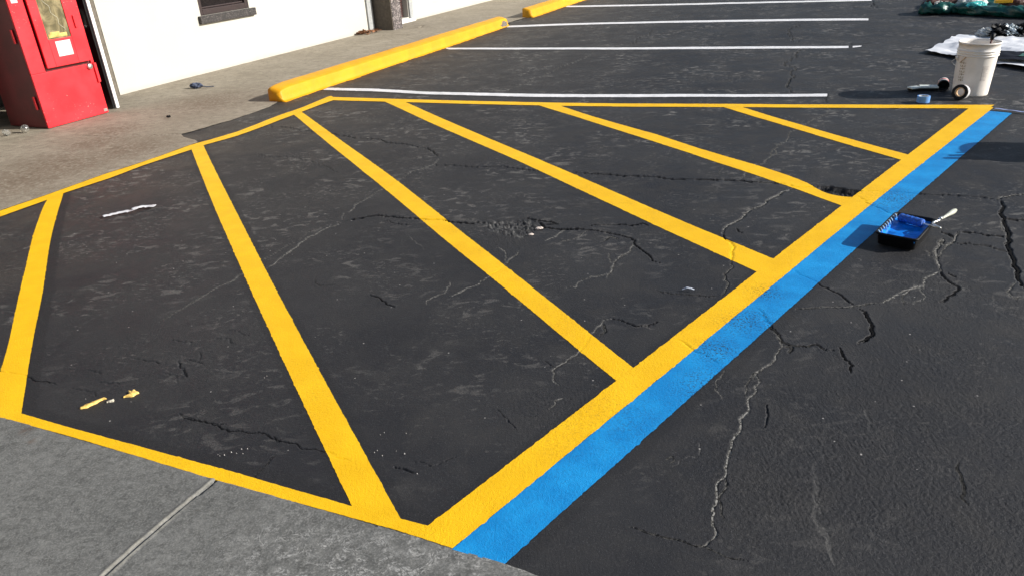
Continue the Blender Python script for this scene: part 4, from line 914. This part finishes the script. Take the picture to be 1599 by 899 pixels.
# ------------------------------------------------------------------ white sheet, bag, crumpled plastic behind the bucket
def sheet(name, poly_px, mat, label, cat, amp, seed, n=46, parent=None, z0=.012, uplift=None):
    P4 = gnd(poly_px); a, b, c, d = P4            # near-left, near-right, far-right, far-left
    s = np.linspace(0, 1, n)[:, None, None]; t = np.linspace(0, 1, n)[None, :, None]
    XY = (a*(1-t)+b*t)*(1-s)+(d*(1-t)+c*t)*s
    q = XY.reshape(-1, 2); fold = np.abs(fbm(q[:, 0]/.35+.4*q[:, 1], q[:, 1]/.5, seed, 3)); cr = np.abs(fbm(q[:, 0]/.09, q[:, 1]/.12, seed+5, 3))
    z = z0+amp*(fold+.35*cr)
    jit = .02*fbm(q[:, 0]/.2, q[:, 1]/.2, seed+9, 2)
    P = np.c_[q[:, 0]+jit, q[:, 1]-jit, z].reshape(n, n, 3)
    o = grid(name, P, mat, parent)
    if o.data.polygons[n].normal.z < 0: o.data.flip_normals()
    if label: tag(o, label, cat)
    return o
MSHEET = plain('white_plastic_sheet', (.66, .67, .70), .5, .06, 8)
sheet('plastic_sheet', [(1440, 83), (1660, 122), (1690, 70), (1500, 57.5)], MSHEET, 'white plastic sheet spread on the asphalt behind the bucket', 'sheet', .045, 401)
bg_c = g3((1585, 92)); root = empty('dark_bag', bg_c); tag(root, 'dark folded plastic bag lying on the white sheet right of the bucket', 'bag')
o = sheet('bag_body', [(1550, 102), (1670, 107), (1668, 91), (1556, 90)], plain('dark_bag_plastic', (.006, .007, .013), .7, .5, 18, Specular_IOR_Level=.1), None, None, .03, 433, 30, z0=.055); keep(o, root)
o = sheet('green_print', [(1588, 99), (1625, 100), (1620, 95), (1592, 94)], plain('green_print', (.015, .085, .05), .4, .5, 25), None, None, .02, 433, 14, z0=.062); keep(o, root)
def crumple(name, c, rx, ry, rz, mat, seed, n=26, k=.35, f=3.2):
    a = np.linspace(0, 2*math.pi, n*2, endpoint=False)[None, :]; e = np.linspace(-math.pi/2, math.pi/2, n)[:, None]
    X = np.cos(e)*np.cos(a); Y = np.cos(e)*np.sin(a); Zz = np.sin(e)+0*a
    d = 1+k*fbm((X*1.3+Zz)*f, (Y*1.3-Zz*.7)*f, seed, 3)-.3*k*np.abs(fbm(X*f*3, Y*f*3+Zz*f*3, seed+3, 2))
    P = np.stack([c[0]+rx*X*d, c[1]+ry*Y*d, np.maximum(.004, c[2]+rz*Zz*d)], -1)
    return grid(name, P, mat, wrap=True, smooth=False)
c = g3((1556, 60)); root = empty('crumpled_wrapper', c); tag(root, 'crumpled black and silver plastic wrapper behind the bucket', 'wrapper')
for i, (dx, dy, s, m) in enumerate(((0, 0, .12, MBPL), (.16, .02, .11, plain('silver_film', (.45, .50, .52), .25, .4, 30)), (.24, .0, .10, MBPL), (-.12, .03, .07, MPAPER), (.08, -.05, .06, plain('silver_film2', (.5, .56, .6), .25, .4, 40)))):
    keep(crumple('wrapper_fold', c+Vector((dx, dy, .07)), s, s*.8, s*.5, m, 470+i, 16, .95, 4.5), root)
# ------------------------------------------------------------------ green tarp with goods, far right
TP = [(1436, 20), (1720, 30), (1740, -20), (1470, -14)]
ta = gnd(TP); tp = sheet('green_tarp', TP, MGRN, 'dark green tarp heaped on the asphalt at the top right corner', 'tarp', .10, 501, 70)
def rolled_edge():
    pts = [g3(p, .07) for p in ((1439, 14), (1460, 15), (1490, 14), (1520, 16), (1560, 18), (1610, 20), (1680, 22))]
    sp = spline(pts, 14); n = 20; out = []
    for i, p in enumerate(sp):
        rr = .085+.03*fbm(np.array([i*.17]), np.array([.3]), 77, 3)[0]
        if i < 3: rr *= .55+.2*i
        k = np.linspace(0, 2*math.pi, n, endpoint=False); w_ = 1+.42*fbm(np.cos(k)*2.2+i*.24, np.sin(k)*2.2+.1*i, 91, 4)-.2*np.abs(fbm(np.cos(k)*3+i*.5, np.sin(k)*3, 95, 2))
        t = (Vector(sp[min(i+1, len(sp)-1)])-Vector(sp[max(i-1, 0)])).normalized(); s_ = Vector((-t.y, t.x, 0))
        out.append(np.array([list(Vector(p)+s_*(math.cos(a)*rr*1.2*ww)+Vector((0, 0, math.sin(a)*rr*ww*.9))) for a, ww in zip(k, w_)]))
    P = np.array(out); P[..., 2] = np.maximum(P[..., 2], .005)
    o = grid('rolled_edge', P, MGRN, tp, wrap=True)
rolled_edge()
goods = (('wooden_log', (1478, 6), (.30, .10, .09), MWOOD, 'dark red wooden piece lying on the green tarp', 'wood'),
         ('white_bag', (1520, 5), (.22, .14, .10), MPAPER, 'white bag on the middle of the green tarp', 'bag'),
         ('teal_bag', (1528, 10), (.14, .08, .06), MTEAL, 'teal bag lying in front of the white bag on the tarp', 'bag'),
         ('brown_sack', (1590, 8), (.24, .13, .12), MWOOD, 'dark brown sack on the right part of the green tarp', 'sack'))
for i, (nm, px, s, m, lb, cat) in enumerate(goods):
    c = g3(px, .12); o = crumple(nm, c+Vector((0, .05, 0)), *s, m, 610+i*9, 18, .22, 2.2); tag(o, lb, cat)
c = g3((1466, 8), .12); o = crumple('cream_cloth', c, .06, .05, .05, MPLAS, 650, 14, .3); tag(o, 'small cream cloth at the left end of the green tarp', 'cloth')
a, b = g3((1553, 4), .17), g3((1580, 3), .17); d = (b-a).normalized(); s_ = Vector((-d.y, d.x, 0)); bm = bmesh.new()
box(bm, (0, -.03, -.012), ((b-a).length, .03, .03), lambda x, y, z: tuple(a+d*x+s_*y+Vector((0, 0, z)))); o = bm_obj('yellow_level', bm, MYEL2, bevel=.004); tag(o, 'yellow strip shaped tool on the green tarp', 'tool')

# ------------------------------------------------------------------ roller tray
def build_tray():
    c0 = gnd([(1368.5, 385)])[0]; c1 = gnd([(1427, 397)])[0]
    e2 = c0-c1; e2 /= np.linalg.norm(e2); e1 = np.array([e2[1], -e2[0]])
    if e1[1] < 0: e1 = -e1
    Wd, Ln, Hh = .17, .30, .064; org = c1
    root = empty('roller_tray', (org[0], org[1], 0)); tag(root, 'black roller tray filled with wet blue paint on the asphalt', 'paint tray')
    def T(x, y, z): p = org+e1*x+e2*y; return (p[0], p[1], z+.008)
    def rr(x0, x1, y0, y1, r, z, k=5):                 # rounded rectangle loop
        out = []
        for (cx_, cy_, a0) in ((x1-r, y1-r, 0), (x0+r, y1-r, 90), (x0+r, y0+r, 180), (x1-r, y0+r, 270)):
            for a in np.linspace(a0, a0+90, k): out.append((cx_+r*math.cos(rad(a)), cy_+r*math.sin(rad(a)), z))
        return out
    loops = [rr(.02, Ln-.02, .012, Wd-.012, .02, 0), rr(.010, Ln-.010, .006, Wd-.006, .02, .003), rr(.003, Ln-.003, .002, Wd-.002, .018, Hh-.012), rr(-.005, Ln+.005, -.006, Wd+.006, .02, Hh-.010),
             rr(-.006, Ln+.006, -.007, Wd+.007, .02, Hh-.002), rr(-.003, Ln+.003, -.004, Wd+.004, .018, Hh), rr(.003, Ln-.003, .003, Wd-.003, .016, Hh-.002), rr(.006, Ln-.006, .006, Wd-.006, .015, Hh-.018)]
    P = np.array([[T(*p) for p in L] for L in loops]); o = grid('tray_shell', P, MBPL, wrap=True); keep(o, root)
    # inside: deep well at one end, ramp rising to the other, all wet with paint
    n = 40; X = np.linspace(.006, Ln-.006, n); Y = np.linspace(.006, Wd-.006, 30)
    XX, YY = np.meshgrid(X, Y, indexing='ij')
    fl = np.where(XX < .10, .016, .016+(XX-.10)/(Ln-.11)*.030)
    edge = np.minimum.reduce([XX-.006, Ln-.006-XX, YY-.006, Wd-.006-YY]); wallz = np.clip(1-edge/.012, 0, 1)**1.5*(Hh-.017-fl)
    rip = .0022*np.maximum(0, np.sin(XX*150))*(XX > .11)*(edge > .015)
    ZZ = np.maximum(fl+wallz+rip, 0)+.002*fbm(XX/.03, YY/.03, 19, 2)
    P = np.array([[T(XX[i, j], YY[i, j], ZZ[i, j]) for j in range(30)] for i in range(n)])
    o = grid('wet_paint', P, MWET); keep(o, root)
    if o.data.polygons[n*10].normal.z < 0: o.data.flip_normals()
    # paint dribbles over the left rim
    r = random.Random(4)
    for i in range(9):
        x = .02+i*.031; L = r.uniform(.010, .02)
        keep(tube('paint_drip', [T(x, Wd-.001, Hh+.001), T(x+r.uniform(-.003, .003), Wd-.009, Hh-.006), T(x, Wd-.013, Hh-.006-L)], .003, MPALEB, n=6), root)
    # the roller lying in the tray
    rl = empty('paint_roller', T(.2, .09, .04)); tag(rl, 'small paint roller soaked blue resting in the tray, grey handle', 'roller')
    ctr = np.array(T(.235, .085, .060)); dirr = np.array([*(e2*.95+e1*.25), 0.]); dirr /= np.linalg.norm(dirr)
    A = frame_from(Vector(ctr), dirr); prof = [(0, -.058), (.016, -.058), (.019, -.054)]+[(.0195+.0012*math.sin(i*2.1), -.05+i*.0075) for i in range(14)]+[(.019, .054), (.016, .058), (0, .058)]
    keep(lathe('roller_sleeve', prof, MFUZZ, mtx=A, n=36), rl)
    end = Vector(ctr-dirr*.058)
    p1 = g3((1469, 356.5), .075); p2 = g3((1456.5, 349), .085); p3 = g3((1468, 343.5), .088); p4 = g3((1471, 341), .088)
    w_ = [end, end-Vector(dirr)*.012, p1, p2, p3]
    keep(tube('wire_frame', spline(w_, 6), .0045, MSTEEL, n=8), rl)
    h0, h1 = g3((1469, 342.5), .088), g3((1492, 328.5), .078)
    hs = [h0.lerp(h1, t) for t in np.linspace(0, 1, 9)]
    keep(tube('handle', hs, .01, MGRIP, n=12, rads=[.005, .0055, .006, .007, .0085, .0105, .012, .012, .008]), rl)
    kn = g3((1470, 341), .088); keep(tube('ferrule', [kn+Vector((-.012, -.006, 0)), kn+Vector((.006, .004, 0))], .0075, MSTEEL, n=10), rl)
MPALEB = plain('drying_blue_paint', (.25, .42, .62), .4, .3, 80)
MFUZZ = plain('paint_soaked_sleeve', (.002, .095, .46), .5, .35, 120, bump=.8)
build_tray()

# ------------------------------------------------------------------ litter on the asphalt and walkway
def ribbon(name, pts, wd, mat, label, cat, curl=.006, seed=3):
    sp = np.array([list(p) for p in spline(pts, 8)]); n = len(sp); t = np.gradient(sp, axis=0); s = np.stack([-t[:, 1], t[:, 0], 0*t[:, 0]], 1); s /= np.linalg.norm(s, axis=1, keepdims=True)
    P = np.zeros((n, 5, 3))
    for j, a in enumerate(np.linspace(-.5, .5, 5)):
        P[:, j] = sp+s*wd*a; P[:, j, 2] += curl*(a*2)**2*(1+fbm(np.arange(n)*.4, np.zeros(n), seed, 2))
    o = grid(name, P, mat, smooth=True); sm = o.modifiers.new('thick', 'SOLIDIFY'); sm.thickness = .0006
    return tag(o, label, cat)
rp = [g3((161, 338.5), .010), g3((172, 336), .009), g3((186, 333), .007), g3((200, 330.5), .009), g3((208, 328), .016), g3((214, 324.5), .018), g3((228, 323), .010), g3((241, 322.5), .014)]
ribbon('tape_scrap', rp, .042, plain('white_masking_tape', (.62, .62, .64), .6, .08, 40), 'crinkled strip of white tape lying inside the hatched zone', 'tape', .003)
ribbon('paper_scrap', [g3((1065, 452.5), .006), g3((1073, 451), .011), g3((1084, 453), .006)], .009, plain('pale_blue_paper', (.36, .39, .46), .6, .2, 60), 'small white paper scrap near the right border line', 'paper', .005, 9)
def splat(pts, mat, lab, seed, z=.0058):
    P = gnd(pts); c = P.mean(0); n = 60; ring = resample(np.vstack([P, P[:1]]), n+1)[:-1]; ring = ring+.004*np.stack([fbm(ring[:, 0]/.012, ring[:, 1]/.012, seed, 3), fbm(ring[:, 0]/.012, ring[:, 1]/.012, seed+1, 3)], 1)
    V = np.vstack([np.c_[ring, np.full(n, z-.006)], np.c_[c+(ring-c)*.93, np.full(n, z)], [[c[0], c[1], z+.0005]]])
    Fc = [(i, (i+1) % n, n+(i+1) % n) for i in range(n)]+[(i, n+(i+1) % n, n+i) for i in range(n)]+[(n+i, n+(i+1) % n, 2*n) for i in range(n)]
    o = mesh_np('paint_spill', V, Fc, mat, LOT, attrs=dict(rough=np.zeros(len(V))))
    if o.data.polygons[-1].normal.z < 0: o.data.flip_normals()
    o['label'] = lab
MYP = plain('thin_yellow_paint', (.72, .47, .12), .6, .3, 120)
zS = lambda *p: Z(100, 590, 11.42, p)
splat(zS((275,548),(340,515),(400,475),(560,420),(640,385),(740,352),(770,362),(640,415),(560,460),(420,525),(350,540)), MYP, 'thin smear of spilled yellow paint near the gutter line', 5)
splat(zS((1055,345),(1120,320),(1170,300),(1150,240),(1210,250),(1240,220),(1300,228),(1340,262),(1290,290),(1250,320),(1200,335),(1120,338)), MYP, 'splattered blot of yellow paint right of the smear', 8)
splat(zS((760,440),(820,405),(900,390),(890,415),(820,438)), plain('thin_cream_paint', (.42, .38, .30), .7, .3, 120), 'faint cream paint mark between the smear and the blot', 9)
MSPK = plain('white_paint_speck', (.42, .40, .38), .7, .2)
specks = zK((1190,242),(1215,237),(1253,222),(1280,228),(1308,205),(1340,203),(1315,230),(1180,235))+zN((560,183),(580,172),(690,176),(530,272),(545,262),(570,288),(745,378),(640,265),(682,278))+zL((1120,178),(500,604),(765,620),(1545,480),(1560,470),(780,552))+z6((742,622),(680,672),(1070,664),(1105,178),(1015,707))
bm = bmesh.new(); r = random.Random(8)
for p in specks:
    c = g3(p, .007); s = r.choice((.0008, .0010, .0014, .0022))
    vs_ = [bm.verts.new(c+Vector((s*r.uniform(.6, 1.5)*math.cos(a), s*r.uniform(.6, 1.2)*math.sin(a), -.004))) for a in np.linspace(0, 6.28, 7)[:-1]]; top = bm.verts.new(c+Vector((0, 0, s*.4)))
    for i in range(6): bm.faces.new((vs_[i], vs_[(i+1) % 6], top))
o = bm_obj('paint_specks', bm, MSPK, LOT); o['kind'] = 'stuff'; o['label'] = 'scattered white specks of paint and grit'
# stone chips in the pothole
for i, (px, s, lb) in enumerate((((842.5, 358), .020, 'pale stone chip at the right rim of the pothole'), ((829.5, 367.5), .015, 'smaller pale stone chip just below the pothole rim'))):
    o = crumple('stone_chip', g3(px, .0)+Vector((0, 0, .003)), s, s*.7, s*.45, plain('pale_stone', (.55, .47, .42), .8, .15), 700+i, 8, .4); tag(o, lb, 'stone')
c = g3((307, 137), .015); root = empty('crumpled_rag', c); tag(root, 'small crumpled blue grey rag on the walkway below the window', 'rag')
keep(crumple('cloth', c+Vector((0, 0, .02)), .062, .045, .028, MRAG, 720, 18, .5), root)
keep(tube('loose_strap', spline([c+Vector((.06, -.02, .02)), c+Vector((.12, -.03, .008)), c+Vector((.17, -.02, .006)), c+Vector((.2, -.03, .006))], 6), .005, MRAG, n=6), root)
c = g3((263.5, 183.5), .012); o = crumple('dark_scrap', c+Vector((0, 0, .008)), .02, .013, .009, MBPL, 730, 10, .5); tag(o, 'tiny dark scrap lying on the walkway', 'scrap')
c = g3((552, 53), .02); o = crumple('dark_rag', c+Vector((0, 0, .03)), .06, .05, .04, plain('dark_purple_rag', (.05, .045, .07), .9, .3), 740, 12, .4); tag(o, 'small dark lump at the foot of the wall beside dry leaves', 'rag')
bm = bmesh.new(); r = random.Random(12)
a, b = g3((556, 55), .01), g3((586, 49.5), .01); ln = (b-a)
for i in range(150):
    p = a+ln*r.random()+Vector((VX, VY, 0))*r.gauss(.03, .06)+Vector((0, 0, r.uniform(.002, .045))); s = r.uniform(.015, .035); R3 = Matrix.Rotation(r.uniform(0, 6.3), 3, 'Z') @ Matrix.Rotation(r.gauss(0, .6), 3, 'X')
    q = [bm.verts.new(p+R3 @ Vector(k)*s) for k in ((-1, 0, 0), (-.3, .5, .15), (.6, .35, .1), (1, 0, 0), (.5, -.4, .12), (-.4, -.45, .1))]
    bm.faces.new(q)
o = bm_obj('dry_leaves', bm, MLEAF); tag(o, 'drift of dry brown leaves at the foot of the wall by the pillar', kind='stuff')

# ------------------------------------------------------------------ unseen stand-in tub, made up to cast the shadow across the blue stripe
def shadow_tub():
    sd = Vector((math.cos(SHADOW_DIR), math.sin(SHADOW_DIR), 0)); Ht = .44; L = Ht/math.tan(SUN_ELEV)
    tip = g3((1512, 237)); c = tip-sd*L+sd*(-.18); c.z = 0
    root = empty('shadow_tub', c); tag(root, 'unseen tub of brushes made up outside the right edge to cast the shadow across the blue stripe', 'tub')
    R = lambda z: .185+.03*z/Ht
    pr = [(0, .004), (R(0)-.01, .0), (R(0), .008), (R(.2), .2), (R(.4), .4), (R(.42)+.012, .42), (R(Ht)+.012, Ht), (R(Ht)-.004, Ht), (R(.2)-.006, .2), (R(0)-.01, .02), (0, .018)]
    keep(lathe('shadow_tub_body', pr, plain('shadow_tub_plastic', (.03, .035, .045), .5, .15), mtx=Matrix.Translation(c), n=48), root)
    perp = Vector((-sd.y, sd.x, 0)); r = random.Random(2)
    for o_, h, wd in ((-.15, .535, .036), (-.09, .515, .036), (-.03, .485, .03), (.03, .455, .03)):  # added brushes shape the fingered tip of the shadow
        b0 = c+perp*(-o_*.7)+Vector((0, 0, .03)); b1 = c+perp*(-o_)+sd*.10+Vector((0, 0, h-.06)); b2 = c+perp*(-o_)+sd*.16+Vector((0, 0, h))
        keep(tube('brush', [b0, b1, b2], wd, MWOOD, n=8, rads=[.012, wd, wd*.5]), root)
shadow_tub()

# ------------------------------------------------------------------ render defaults
scn.render.engine = 'CYCLES'; scn.render.resolution_x = 1024; scn.render.resolution_y = 575
